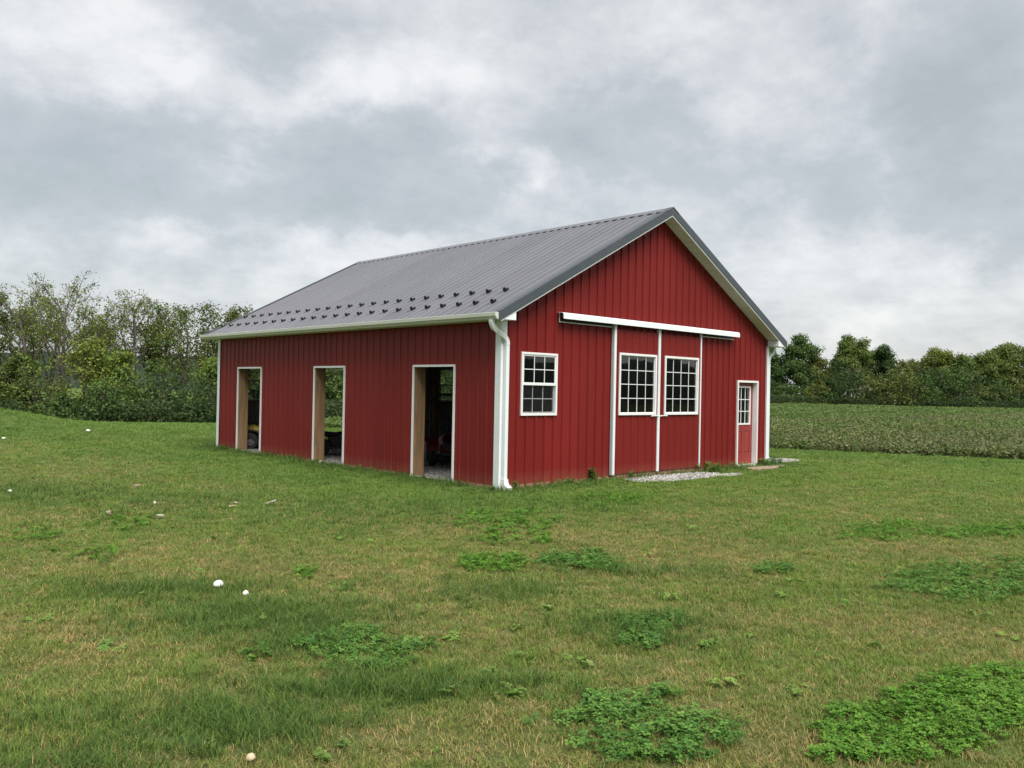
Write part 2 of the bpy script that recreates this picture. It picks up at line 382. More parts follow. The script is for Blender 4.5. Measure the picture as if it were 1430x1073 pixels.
def fresh(x, y):
    """share of bright young turf: along the barn, on the far lawn, beside the field"""
    dx = np.maximum(np.maximum(-x, x-W), 0); dy = np.maximum(np.maximum(-y, y-L), 0); db = np.hypot(dx, dy)
    s_ = (x-FA[0])*FN[0]+(y-FA[1])*FN[1]
    f = .75*sstep(4.8, 1.2, db)*(x < .5)+.30*sstep(2.5, .5, db)+.85*sstep(12, 20, y)+.8*sstep(-5.5, -2.0, s_)+.25*sstep(7, 16, np.hypot(x-CX, y-CY))
    return np.clip(f*(.55+.8*vnoise(x, y, 1.3, 15)), 0, 1)
def green(x, y):
    """0 dry straw turf ... 1 fresh turf"""
    d = np.hypot(x-CX, y-CY)
    dx = np.maximum(np.maximum(-x, x-W), 0); dy = np.maximum(np.maximum(-y, y-L), 0); db = np.hypot(dx, dy)
    n = .50*vnoise(x, y, 1.7, 3)+.30*vnoise(x, y, .6, 6)+.20*vnoise(x, y, .22, 7)
    g = (n-.5)*1.5+.36+.30*sstep(9, 24, d)+.55*sstep(4.2, .6, db)
    g = g + .35*sstep(14, 24, y) - .5*field_of(x, y, DRYP)
    return np.clip(g, 0, 1)
# ground sheet: polar grid round the camera, fine close by
def ground():
    na = 420
    rr = [0.0]+list(np.geomspace(1.2, 40, 210))+list(np.geomspace(42, 2500, 60)); rr = np.array(rr)
    aa = np.linspace(0, 2*math.pi, na, endpoint=False)
    R_, A_ = np.meshgrid(rr, aa, indexing='ij')
    x = CX+R_*np.sin(A_); y = CY+R_*np.cos(A_); z = terr(x, y)
    V = np.stack([x, y, z], -1).reshape(-1, 3)
    i = np.arange(len(rr)-1)[:, None]; j = np.arange(na)[None, :]; j2 = (j+1) % na
    F_ = np.stack([i*na+j, i*na+j2, (i+1)*na+j2, (i+1)*na+j], -1).reshape(-1, 4)
    g = green(V[:, 0], V[:, 1]); lu = field_of(V[:, 0], V[:, 1], LUSH); fl = in_field(V[:, 0], V[:, 1]).astype(float)
    mt, nt, b, out = newmat('lawn_ground')
    a = nt.nodes.new('ShaderNodeAttribute'); a.attribute_name = 'tint'; sp = nt.nodes.new('ShaderNodeSeparateColor'); nt.links.new(a.outputs['Color'], sp.inputs[0])
    n1 = nz(nt, 14, 6, .7); n2 = nz(nt, 70, 4, .7); n3 = nz(nt, .35, 6, .6)
    dry = ramp(nt, n1, [(.3, (.075, .078, .030)), (.6, (.15, .14, .055)), (.8, (.22, .18, .085))])
    grn = ramp(nt, n1, [(.3, (.050, .085, .020)), (.7, (.115, .17, .040))])
    c = mixc(nt, sp.outputs[0], dry, grn)
    c = mixc(nt, .35, c, mixc(nt, n3, (.13, .14, .05), (.09, .16, .035)))
    c = mixc(nt, sp.outputs[1], c, ramp(nt, n1, [(.3, (.026, .052, .016)), (.7, (.055, .10, .028))]))
    c = mixc(nt, sp.outputs[2], c, ramp(nt, n2, [(.3, (.020, .022, .010)), (.7, (.05, .060, .022))]))
    nt.links.new(c, b.inputs['Base Color']); b.inputs['Roughness'].default_value = .95; b.inputs['Specular IOR Level'].default_value = .1
    bump(nt, b, n2, .8, .03)
    me = npmesh('lawn', V, F_, mt, col=np.stack([np.maximum(g, fresh(V[:, 0], V[:, 1])), lu, fl], -1))
    link('lawn', me, kind='structure', label='mown lawn with dry patches and lush patches round the red barn')
ground()
# ------------------------------------------------------------------ scatter tool
def scatter_tree(coll):
    nt = bpy.data.node_groups.new('scatter', 'GeometryNodeTree')
    nt.interface.new_socket('Geometry', in_out='INPUT', socket_type='NodeSocketGeometry')
    nt.interface.new_socket('Geometry', in_out='OUTPUT', socket_type='NodeSocketGeometry')
    gi = nt.nodes.new('NodeGroupInput'); go = nt.nodes.new('NodeGroupOutput')
    ci = nt.nodes.new('GeometryNodeCollectionInfo'); ci.inputs['Collection'].default_value = coll
    ci.inputs['Separate Children'].default_value = True; ci.inputs['Reset Children'].default_value = True
    ip = nt.nodes.new('GeometryNodeInstanceOnPoints')
    def na(nm, ty):
        n = nt.nodes.new('GeometryNodeInputNamedAttribute'); n.data_type = ty; n.inputs['Name'].default_value = nm; return n.outputs['Attribute']
    nt.links.new(gi.outputs[0], ip.inputs['Points']); nt.links.new(ci.outputs[0], ip.inputs['Instance'])
    ip.inputs['Pick Instance'].default_value = True
    nt.links.new(na('idx', 'INT'), ip.inputs['Instance Index'])
    e2r = nt.nodes.new('FunctionNodeEulerToRotation'); nt.links.new(na('rot', 'FLOAT_VECTOR'), e2r.inputs[0])
    nt.links.new(e2r.outputs[0], ip.inputs['Rotation']); nt.links.new(na('scl', 'FLOAT_VECTOR'), ip.inputs['Scale'])
    nt.links.new(ip.outputs[0], go.inputs[0]); return nt
def scatter(name, P, idx, rot, scl, variants, label, **k):
    coll = bpy.data.collections.new(name+'_kit')
    for i, me in enumerate(variants):
        coll.objects.link(bpy.data.objects.new('%s_kit_%02d' % (name, i), me))
    me = bpy.data.meshes.new(name); n = len(P)
    me.vertices.add(n); me.vertices.foreach_set('co', P.astype(np.float32).ravel())
    a = me.attributes.new('idx', 'INT', 'POINT'); a.data.foreach_set('value', idx.astype(np.int32))
    a = me.attributes.new('rot', 'FLOAT_VECTOR', 'POINT'); a.data.foreach_set('vector', rot.astype(np.float32).ravel())
    a = me.attributes.new('scl', 'FLOAT_VECTOR', 'POINT'); a.data.foreach_set('vector', scl.astype(np.float32).ravel())
    o = link(name, me, kind='stuff', label=label, **k)
    md = o.modifiers.new('scatter', 'NODES'); md.node_group = scatter_tree(coll); return o
# ------------------------------------------------------------------ the barn
OHG, OHE, ZE, RZ = .3433, .3225, 3.05, 5.813
SL = (RZ-3.17)/(W/2+OHE)
def roofz(x): return 3.17+SL*(min(x, W-x)+OHE)
def wtop(x): return roofz(x)-.13
PITCHR = .2475
def rib_h(u, ph, k=1.0):
    return k*rib_h0(u, ph)
def rib_h0(u, ph):
    t = (u-ph+PITCHR/2) % PITCHR-PITCHR/2; a = abs(t)
    if a < .0295: return .027 if a <= .0185 else .027*(.0295-a)/.011
    b = abs(a-.0825)
    return max(0, .0035*(1-b/.012)) if b < .012 else 0.0
def rib_pts(u0, u1, ph, extra=()):
    s = set([round(u0, 5), round(u1, 5)])
    k0 = int((u0-ph)/PITCHR)-2
    for k in range(k0, k0+int((u1-u0)/PITCHR)+5):
        for t in (-.0945, -.0825, -.0705, -.0295, -.0185, .0185, .0295, .0705, .0825, .0945):
            u = ph+k*PITCHR+t
            if u0 < u < u1: s.add(round(u, 5))
    for e in extra:
        if u0 < e < u1: s.add(round(e, 5))
    return sorted(s)
def sheet(mb, u0, u1, bot, top, holes, fn, ph, extra=()):
    ex = list(extra)
    for h in holes: ex += [h[0], h[1]]
    us = rib_pts(u0, u1, ph, ex)
    for a, b in zip(us[:-1], us[1:]):
        mid = (a+b)/2; cuts = sorted((h[2], h[3]) for h in holes if h[0] < mid < h[1])
        segs = []; lo = 'B'
        cur = (bot(a), bot(b))
        for c0, c1 in cuts:
            if c0 > cur[0]+1e-4: segs.append((cur, (c0, c0)))
            cur = (c1, c1)
        ta, tb = top(a), top(b)
        if max(ta, tb) > cur[0]+1e-4: segs.append((cur, (max(ta, cur[0]), max(tb, cur[1]))))
        ha, hb = rib_h(a, ph), rib_h(b, ph)
        for (ba, bb), (ca, cb_) in segs:
            mb.quad(fn(a, ba, ha), fn(b, bb, hb), fn(b, cb_, hb), fn(a, ca, ha))
def wall_sheets(parent, u0, u1, step, first, bot, top, holes, fn, ph, mt, name='siding_sheet', extra=(), flip=False):
    e = [u0]; x = first
    while x < u1-.05:
        if x > u0+.05: e.append(x)
        x += step
    e.append(u1)
    for a, b in zip(e[:-1], e[1:]):
        mb = MB(); sheet(mb, a, b, bot, top, holes, fn, ph, extra)
        if mb.f:
            me = mb.mesh(name, mt)
            if flip: me.flip_normals()
            link(name, me, parent)
barn = link('barn', None, label='red metal pole barn with grey ribbed roof and white trim', cat='barn')
FPH = .669
HOLES_F = [(.54, 1.43, 1.37, 2.48), (3.30, 6.10, -.1, 3.05), (7.97, 8.91, -.1, 2.12)]
DZ = 2.262
DOORS = [(1.275, 2.599), (5.156, 6.490), (9.130, 10.488)]
# front gable (faces -Y)
wall_sheets(barn, 0, W, PITCHR*4, FPH-PITCHR*2, lambda u: .03, wtop, HOLES_F, lambda u, v, h: (u, -h, v), FPH, M_RED, extra=(W/2,))
# eave wall with the three doorways (faces -X)
wall_sheets(barn, 0, L, PITCHR*4, PITCHR*4, lambda u: .03, lambda u: ZE+.08, [(a, b, -.1, DZ) for a, b in DOORS], lambda u, v, h: (-h*.55, u, v), .12, M_RED, flip=True)
HOLES_R = [(.54, 1.43, 1.37, 2.48), (2.95, 6.45, -.1, 3.05), (8.0, 8.88, 1.37, 2.48)]
wall_sheets(barn, 0, W, PITCHR*4, PITCHR*4, lambda u: .03, wtop, HOLES_R, lambda u, v, h: (u, L+h, v), .12, M_RED, extra=(W/2,), flip=True)
wall_sheets(barn, 0, L, PITCHR*4, PITCHR*4, lambda u: .03, lambda u: ZE+.08, [], lambda u, v, h: (W+h, u, v), .12, M_RED)
# roof sheets
Y0, Y1 = -OHG, L+.26
for side in (0, 1):
    def rf(u, v, h, side=side):
        x = v; z = 3.17+SL*(v+OHE)+h*1.1; x = v-h*.55
        return (x if side == 0 else W-x, u, z)
    wall_sheets(barn, Y0, Y1, PITCHR*4, Y0+PITCHR*4-.02, lambda u: -OHE-.045, lambda u: W/2, [], rf, .237, M_ROOF, 'roof_sheet', flip=(side == 0))
    # ceiling side of the roof: purlins
    for k in range(7):
        v = -.1+k*.76; z = 3.17+SL*(v+OHE)-.06
        xx = v if side == 0 else W-v
        bx('purlin', (xx-.045, .02, z-.05), (xx+.045, L-.02, z+.02), M_WOOD, barn)
# ridge cap and the dark closures under it
cap = MB()
for s in (-1, 1):
    cap.prism([(0, RZ+.032), (.20, RZ+.032-SL*.20), (.20, RZ+.020-SL*.20), (0, RZ+.020)], Y0-.01, Y1+.01, lambda p, q, a, s=s: (W/2+s*p, a, q+.004))
link('ridge_cap', cap.mesh('ridge_cap', M_RIDGE), barn)
cl = MB(); y = .237-3*PITCHR
while y < Y1-.1:
    for s in (-1, 1):
        x = W/2+s*.185; z = RZ-SL*.185
        cl.box((x-.012, max(Y0, y+.03), z-.002), (x+.012, min(Y1, y+PITCHR-.03), z+.019))
    y += PITCHR
link('ridge_closure', cl.mesh('ridge_closure', M_BLACK), barn, label='dark foam closures under the ridge cap')['kind'] = 'stuff'
# rake trim, white rake fascia and soffit, on both gables
def rake(y0, y1, sgn):
    for side in (0, 1):
        X = (lambda p: p) if side == 0 else (lambda p: W-p)
        e0, e1 = -OHE-.05, W/2
        z = lambda x: 3.17+SL*(x+OHE)
        # dark rake trim: vertical leg plus top leg
        p = MB()
        p.prism([(e0, z(e0)+.040), (e1, z(e1)+.040), (e1, z(e1)-.135), (e0, z(e0)-.135)], y0, y0+sgn*.014, lambda p_, q, a: (X(p_), a, q))
        p.prism([(e0, z(e0)+.040), (e1, z(e1)+.040), (e1, z(e1)+.030), (e0, z(e0)+.030)], y0+sgn*.0145, y0+sgn*.15, lambda p_, q, a: (X(p_), a, q))
        link('rake_trim', p.mesh('rake_trim', M_DARK), barn)
        f = MB().prism([(e0+.06, z(e0+.06)-.1), (e1, z(e1)-.1), (e1, z(e1)-.168), (e0+.06, z(e0+.06)-.168)], y0+sgn*.016, y0+sgn*.036, lambda p_, q, a: (X(p_), a, q))
        link('rake_fascia', f.mesh('rake_fascia', M_WHITE), barn)
        # soffit boards, one panel each about 0.3 m, with grooves between
        n = 18; q0, q1 = -.02, W/2
        for k in range(n):
            a, b = q0+(q1-q0)*k/n+.003, q0+(q1-q0)*(k+1)/n-.003
            s = MB()
            pr = [(a, z(a)-.164)]
            m_ = 4
            for i in range(m_):
                u0_, u1_ = a+(b-a)*i/m_, a+(b-a)*(i+1)/m_
                pr += [(u0_+.008, z(u0_+.008)-.164), (u1_-.010, z(u1_-.010)-.164), (u1_-.008, z(u1_-.008)-.155), (u1_, z(u1_)-.155)]
            pr += [(b, z(b)-.142), (a, z(a)-.142)]
            s.prism(pr, y0+sgn*.037, y1-sgn*.001, lambda p_, q, c: (X(p_), c, q))
            link('soffit_panel', s.mesh('soffit_panel', M_SOFFIT), barn)
rake(Y0, 0.0-.022, 1)
rake(Y1, L+.022, -1)
# returns boxed in at the foot of each rake
for side in (0, 1):
    X = (lambda p: p) if side == 0 else (lambda p: W-p)
    for ya, yb in ((Y0+.017, -.0225), (L+.0225, Y1-.017)):
        r = MB().prism([(-OHE, ZE), (.05, ZE), (.05, 3.19), (.0, 3.18), (-OHE+.005, 3.06)], ya, yb, lambda p_, q, a: (X(p_), a, q))
        link('eave_return', r.mesh('eave_return', M_WHITE), barn)
    # eave soffit, fascia, gutter
    for k in range(12):
        a, b = k*L/12+.002, (k+1)*L/12-.002
        bx('soffit_panel', (X(-OHE+.02), a, ZE), (X(-.022), b, ZE+.02), M_SOFFIT, barn)
    bx('eave_fascia', (X(-OHE+.018), -.02, ZE-.01), (X(-OHE), L+.02, 3.145), M_WHITE, barn)
    g = MB()
    prof = [(-.325, 3.162), (-.325, 3.045), (-.395, 3.045), (-.412, 3.07), (-.445, 3.10), (-.45, 3.16), (-.44, 3.165), (-.44, 3.155), (-.436, 3.104), (-.405, 3.075), (-.392, 3.052), (-.331, 3.052), (-.331, 3.162)]
    g.prism(prof, Y0+.03, Y1-.02, lambda p_, q, a: (X(p_), a, q))
    gut = link('gutter', g.mesh('gutter', M_GUTTER), barn)
    for yy in (Y0+.027, Y1-.0195):
        ec = MB().prism([(-.325, 3.165), (-.325, 3.043), (-.397, 3.043), (-.452, 3.10), (-.454, 3.168)], yy-.003, yy+.0028, lambda p_, q, a: (X(p_), a, q))
        link('end_cap', ec.mesh('end_cap', M_GUTTER), gut)
# snow guards
def guard_mesh():
    g = MB(); nx, nz_ = -SL/math.hypot(1, SL), 1/math.hypot(1, SL)
    tx, tz = 1/math.hypot(1, SL), SL/math.hypot(1, SL)
    P = lambda t, y, n: (t*tx+n*nx, y, t*tz+n*nz_)
    def slab(t0, t1, y0, y1, n0, n1):
        n = len(g.v); g.v += [P(t0, y0, n0), P(t1, y0, n0), P(t1, y1, n0), P(t0, y1, n0), P(t0, y0, n1), P(t1, y0, n1), P(t1, y1, n1), P(t0, y1, n1)]
        for q in ((0,3,2,1),(4,5,6,7),(0,1,5,4),(1,2,6,5),(2,3,7,6),(3,0,4,7)): g.f.append(tuple(n+i for i in q)); g.m.append(0)
    slab(-.03, .10, -.035, .035, .001, .012)
    # upright rounded blade
    k = 9; prof = [(-.060, .012)]+[(-.060*math.cos(math.pi*i/(k-1)), .048+.050*math.sin(math.pi*i/(k-1))) for i in range(k)]+[(.060, .012)]
    n = len(g.v); K = len(prof)
    g.v += [P(-.030, y, h) for y, h in prof]+[P(-.014, y, h) for y, h in prof]
    g.f.append(tuple(n+i for i in range(K))); g.f.append(tuple(n+K+i for i in reversed(range(K)))); g.m += [0, 0]
    for i in range(K):
        j = (i+1) % K; g.f.append((n+i, n+K+i, n+K+j, n+j)); g.m.append(0)
    slab(-.014, .075, -.006, .006, .012, .06)
    return g.mesh('snow_guard', M_BLACK)
GM = guard_mesh()
for (gx, gy) in ((.13, .36), (.675, .6075)):
    for k in range(24):
        y = gy+k*PITCHR*2
        if y < Y1-.1: link('snow_guard', GM, barn, loc=(gx, y, 3.17+SL*(gx+OHE))).scale = (.95, .95, .95)
# corner trims
for x0, sx in ((0, 1), (W, -1)):
    for y0, sy in ((0, 1), (L, -1)):
        t = MB(); xo, yo = x0-sx*.026, y0-sy*.026
        t.prism([(xo, yo), (xo+sx*.148, yo), (xo+sx*.148, yo+sy*.004), (xo+sx*.004, yo+sy*.004), (xo+sx*.004, yo+sy*.148), (xo, yo+sy*.148)], -.03, ZE-.002, lambda p, q, a: (p, q, a))
        link('corner_trim', t.mesh('corner_trim', M_WHITE), barn)
# downspouts
def rect_pipe(mb, pts, w, d):
    pts = [Vector(p) for p in pts]; n0 = len(mb.v)
    for i, p in enumerate(pts):
        dr = (pts[min(i+1, len(pts)-1)]-pts[max(i-1, 0)]).normalized()
        a = Vector((1, 0, 0)); a = (a-dr*a.dot(dr))
        a = a.normalized() if a.length > .2 else Vector((0, 1, 0)); b = dr.cross(a)
        for sx, sy in ((-1,-1),(-.7,-1.12),(.7,-1.12),(1,-1),(1,1),(.7,1.12),(-.7,1.12),(-1,1)):
            mb.v.append(tuple(p+a*w/2*sx+b*d/2*sy))
    for i in range(len(pts)-1):
        for k in range(8):
            k2 = (k+1) % 8; mb.f.append((n0+i*8+k, n0+i*8+k2, n0+i*8+8+k2, n0+i*8+8+k)); mb.m.append(0)
    mb.f.append(tuple(n0+k for k in range(8))); mb.f.append(tuple(n0+(len(pts)-1)*8+k for k in reversed(range(8)))); mb.m += [0, 0]
def bez(a, b, c, d, n=9):
    a, b, c, d = map(Vector, (a, b, c, d))
    return [a*(1-t)**3+b*3*t*(1-t)**2+c*3*t*t*(1-t)+d*t**3 for t in [i/(n-1) for i in range(n)]]
ds = MB(); rect_pipe(ds, bez((-.385, -.16, 3.05), (-.385, -.16, 2.90), (-.30, -.15, 2.88), (-.17, -.11, 2.83))[:-1]+bez((-.17, -.11, 2.83), (.0, -.075, 2.77), (.075, -.072, 2.74), (.075, -.072, 2.62)), .085, .075)
rect_pipe(ds, [(.075, -.072, 2.62), (.075, -.072, 1.3), (.075, -.072, .16)], .078, .07)
dso = link('downspout', ds.mesh('downspout', M_WHITE), barn, bevel=.003)
bt = MB(); rect_pipe(bt, bez((.075, -.072, .18), (.075, -.075, .06), (.085, -.10, .03), (.10, -.20, -.01), 6), .11, .10)
link('downspout_boot', bt.mesh('downspout_boot', M_WHITE2), dso, bevel=.004)
ds = MB(); rect_pipe(ds, bez((W+.385, .05, 3.05), (W+.385, .05, 2.90), (W+.33, .05, 2.88), (W+.24, .04, 2.84))[:-1]+bez((W+.24, .04, 2.84), (W+.10, .02, 2.80), (W+.075, .02, 2.76), (W+.075, .02, 2.62)), .085, .075)
rect_pipe(ds, [(W+.075, .02, 2.62), (W+.075, .02, 1.3), (W+.075, .02, .16)], .086, .072)
dso = link('downspout', ds.mesh('downspout', M_WHITE), barn, bevel=.003)
bt = MB(); rect_pipe(bt, bez((W+.075, .02, .18), (W+.08, .02, .06), (W+.12, .02, .03), (W+.26, .02, -.01), 6), .11, .10)
link('downspout_boot', bt.mesh('downspout_boot', M_WHITE2), dso, bevel=.004)
# doorway trims and timber jambs in the eave wall
for a, b in DOORS:
    t = MB()
    t.box((-.034, a-.002, DZ-.035), (-.002, b+.002, DZ+.008))
    t.box((-.034, a-.008, 0.0), (-.002, a+.028, DZ-.0352)); t.box((-.034, b-.028, 0.0), (-.002, b+.008, DZ-.0352))
    link('doorway_trim', t.mesh('doorway_trim', M_WHITE2), barn)
    for yy in ((b-.024, b+.12), (a-.12, a+.024)):
        bx('jamb_post', (.004, yy[0], -.05), (.285, yy[1], 3.04), M_WOOD, barn, bevel=.004)
    bx('door_header', (.003, a+.03, DZ-.03), (.10, b-.03, DZ+.20), M_WOOD, barn)
    # hinge plates on the far jamb
    for z in (1.92, .42) if a < 9 else (1.92,):
        bx('hinge_plate', (.045, b-.028, z), (.075, b-.024, z+.11), M_STEEL, barn)
# skirt boards
bx('skirt_board', (.16, -.012, -.06), (3.12, .03, .052), M_SKIRT, barn)
bx('skirt_board', (3.12, -.055, -.06), (6.35, .03, .105), M_SKIRT, barn)
bx('skirt_board', (6.35, -.012, -.06), (7.95, .03, .052), M_SKIRT, barn)
for a, b in ((.16, 1.26), (2.61, 5.14), (6.5, 9.12), (10.5, L-.16)):
    bx('skirt_board', (-.006, a, -.06), (.03, b, .045), M_SKIRT, barn)
bx('skirt_board', (W-.03, .02, -.06), (W+.006, L-.02, .045), M_SKIRT, barn)
for a, b in ((.16, 2.9), (6.5, W-.16)): bx('skirt_board', (a, L-.03, -.06), (b, L+.006, .045), M_SKIRT, barn)
# interior frame: posts, girts, trusses
for x in (.02, W-.16):
    for y in (.9 if x > 1 else 3.4, 3.4+.5, 7.6, L-.17) if x > 1 else (3.8, 7.8):
        bx('wall_post', (x, y, 0), (x+.14, y+.14, 3.05), M_WOOD, barn)
for x in (1.52, 3.0, 6.32, 7.55): bx('wall_post', (x, .03, 0), (x+.14, .17, wtop(x)-.05), M_WOOD, barn)
for x in (.02, 1.52, 2.8, 6.5, 7.6, W-.16): bx('wall_post', (x, L-.17, 0), (x+.14, L-.03, wtop(x)-.05), M_WOOD, barn)
for z in (.62, 1.26, 2.55, 3.25):
    for a, b in ((.16, 2.94), (6.46, W-.02)) if z < 3.1 else ((.1, W-.1),): bx('wall_girt', (a, L-.06, z), (b, L-.025, z+.09), M_WOOD, barn)
    for a, b in ((.02, 3.0), (6.4, 7.9)) if z < 3.1 else ((.1, W-.1),): bx('wall_girt', (a, .022, z), (b, .05, z+.09), M_WOOD, barn)
    bx('wall_girt', (W-.06, .2, z-.5), (W-.022, L-.2, z-.41), M_WOOD, barn)
for y in (.35, 3.2, 6.0, 8.7, 11.2):
    t = MB().box((.05, y, 3.02), (W-.05, y+.04, 3.20))
    for s in (0, 1):
        X = (lambda p: p) if s == 0 else (lambda p: W-p)
        t.prism([(.05, 3.2), (W/2, 5.50), (W/2, 5.66), (.05, 3.30)], y+.041, y+.08, lambda p, q, a: (X(p), a, q))
        t.prism([(2.3, 3.2), (2.42, 3.2), (W/2-.05, 5.4), (W/2-.17, 5.4)], y-.04, y-.001, lambda p, q, a: (X(p), a, q))
    link('roof_truss', t.mesh('roof_truss', M_WOOD), barn)
# windows ---------------------------------------------------------------
def window(x0, x1, z0, z1, y, out, cols, rows, parent, split=False, recess=.03, fw=.043, name='window'):
    """out = -1 faces -Y. Panes are separate pieces."""
    Yf = lambda d: y+out*d
    f = MB()
    for (a, b, c, d) in ((x0, x1, z1-fw, z1), (x0, x1, z0, z0+fw), (x0, x0+fw, z0+fw+.0005, z1-fw-.0005), (x1-fw, x1, z0+fw+.0005, z1-fw-.0005)):
        f.box((a, Yf(.038), c), (b, Yf(-.045), d))
    fr = link(name, f.mesh(name, M_WHITE2), parent, bevel=.004)
    sub = parent if parent is not barn else fr
    def grid(a, b, c, d, yy, cols, rows, mt, sash):
        sb = MB()
        for (p, q, r, s) in ((a, b, d-sash, d), (a, b, c, c+sash), (a, a+sash, c+sash+.0003, d-sash-.0003), (b-sash, b, c+sash+.0003, d-sash-.0003)):
            sb.box((p, Yf(yy+.012), r), (q, Yf(yy-.020), s))
        link('sash', sb.mesh('sash', M_WHITE2 if mt is M_WHITE2 else M_GREYT), sub)
        a, b, c, d = a+sash, b-sash, c+sash, d-sash
        bar = .015
        for i in range(1, cols): 
            u = a+(b-a)*i/cols; bx('muntin', (u-bar/2, Yf(yy+.006), c), (u+bar/2, Yf(yy-.008), d), mt, sub)
        for j in range(1, rows):
            v = c+(d-c)*j/rows; bx('muntin', (a, Yf(yy+.0075), v-bar/2), (b, Yf(yy-.0095), v+bar/2), mt, sub)
        cw, ch = (b-a)/cols, (d-c)/rows
        pm = MB().box((-cw/2+.004, -.0015, -ch/2+.004), (cw/2-.004, .0015, ch/2-.004)).mesh('pane', M_GLASS)
        for i in range(cols):
            for j in range(rows):
                link('pane', pm, sub, loc=(a+cw*(i+.5), Yf(yy), c+ch*(j+.5)), rot=(rnd.uniform(-.004, .004), 0, rnd.uniform(-.004, .004)))
    if split:
        zm = (z0+z1)/2
        grid(x0+fw, x1-fw, zm+.002, z1-fw, .012, cols, rows, M_WHITE2, .027)
        grid(x0+fw, x1-fw, z0+fw, zm+.0, -.024, cols, rows, M_MUNT2, .027)
        bx('insect_screen', (x0+fw+.001, Yf(.006), z0+fw+.001), (x1-fw-.001, Yf(.004), zm-.002), M_SCREEN, fr)
        bx('meeting_rail', (x0+fw+.001, Yf(.028), zm-.022), (x1-fw-.001, Yf(.012), zm+.020), M_WHITE2, fr)
    else:
        grid(x0+fw, x1-fw, z0+fw, z1-fw, recess*-.2, cols, rows, M_WHITE2, .012)
    return fr
window(.502, 1.4715, 1.3256, 2.5135, 0, -1, 3, 2, barn, split=True)
window(.502, 1.4715, 1.3256, 2.5135, L, 1, 3, 2, barn, split=True)
window(7.95, 8.92, 1.3256, 2.5135, L, 1, 3, 2, barn, split=True)
# rear doorway trim
t = MB(); t.box((2.91, L+.004, 3.03), (6.49, L+.03, 3.09)); t.box((2.91, L+.004, 0), (2.97, L+.03, 3.029)); t.box((6.43, L+.004, 0), (6.49, L+.03, 3.029))
link('doorway_trim', t.mesh('doorway_trim', M_WHITE2), barn)
# sliding doors on the front gable ---------------------------------------
def leaf(x0, x1, wx0, wx1, wl, wr, side):
    root = link('sliding_door', None, barn, loc=(0, 0, 0))
    hole = [(wx0+.04, wx1-.04, 1.36, 2.58)]
    mb = MB(); sheet(mb, x0+.01, x1-.01, lambda u: .10, lambda u: 3.10, hole, lambda u, v, h: (u, -.082-h*.6, v), x0+.14)
    link('siding_sheet', mb.mesh('siding_sheet', M_RED), root)
    mb = MB(); 
    for (a, b, c, d) in ((x0+.012, x1-.012, .12, .20), (x0+.012, x1-.012, 2.9, 3.0), (x0+.012, x1-.012, 1.22, 1.32)):
        mb.box((a, -.078, c), (b, -.042, d))
    link('door_girt', mb.mesh('door_girt', M_WOOD), root)
    return root
def stile(root, x0, x1, depth, mt=M_WHITE, z1=3.20):
    bx('door_stile', (x0, -.104, .085), (x1, -.104+depth, z1), mt, root, bevel=.003)
D0, DC, D2 = 3.10, 4.642, 6.255
l1 = leaf(D0, DC-.03, 3.249, 4.5286, 0, 0, 0); l2 = leaf(DC+.03, D2, 4.8266, 6.1285, 0, 0, 1)
stile(l1, D0-.005, D0+.060, .075); stile(l1, DC-.038, DC-.002, .062); stile(l2, DC+.002, DC+.038, .062); stile(l2, D2-.03, D2+.008, .055)
bx('door_edge', (D0-.012, -.088, .085), (D0-.0055, -.024, 3.20), M_GREYT, l1)
window(3.249, 4.5286, 1.3181, 2.6188, -.085, -1, 4, 4, l1, fw=.047, name='window_frame')
window(4.8266, 6.1285, 1.3181, 2.6188, -.085, -1, 4, 4, l2, fw=.047, name='window_frame')
# handles and track
hm = MB().tube([(-.10, 0, 0), (.13, 0, 0)], .011, 8).box((-.11, -.005, -.018), (-.095, .03, .018)).box((.115, -.005, -.018), (.13, .03, .018)).mesh('door_handle', M_WHITE2)
link('door_handle', hm, l1, loc=(DC-.17, -.128, 1.30)); link('door_handle', hm, l2, loc=(DC+.15, -.128, 1.30))
trk = link('door_track', None, barn)
t = MB(); X0, X1 = 1.4315, 7.73
t.prism([(-.035, 3.325), (-.17, 3.31), (-.20, 3.285), (-.205, 3.188), (-.195, 3.188), (-.192, 3.278), (-.166, 3.30), (-.035, 3.314)], X0, X1, lambda p, q, a: (a, p, q))
link('track_cover', t.mesh('track_cover', M_WHITE), trk)
t = MB(); t.box((1.49, -.036, 3.145), (D0-.04, -.020, 3.315)); t.box((D2+.02, -.036, 3.145), (7.70, -.02, 3.30))
t.box((D0-.039, -.036, 3.205), (D2+.019, -.020, 3.31))
link('backing_rail', t.mesh('backing_rail', M_BLACK), trk)
t = MB(); t.box((1.475, -.050, 3.128), (D0-.04, -.0365, 3.145)); t.box((1.475, -.05, 3.1455), (1.489, -.0365, 3.315)); t.box((D2+.02, -.05, 3.128), (7.72, -.0365, 3.145))
link('rail_trim', t.mesh('rail_trim', M_WHITE2), trk)
t = MB().box((1.50, -.125, 3.22), (7.65, -.085, 3.27)); link('track_rail', t.mesh('track_rail', M_STEEL), trk)
# entry door
fr = link('entry_door', None, barn)
t = MB(); ax, bx_ = 7.954, 8.926
t.box((ax, -.040, 2.10), (bx_, .15, 2.15)); t.box((ax, -.040, 0.0), (ax+.045, .15, 2.0995)); t.box((bx_-.05, -.040, 0.0), (bx_, .15, 2.0995)); t.box((ax+.0455, -.04, 0.0), (bx_-.0505, .15, .045))
link('door_frame', t.mesh('door_frame', M_WHITE2), fr)
dx0, dx1, yd = ax+.048, bx_-.053, .095
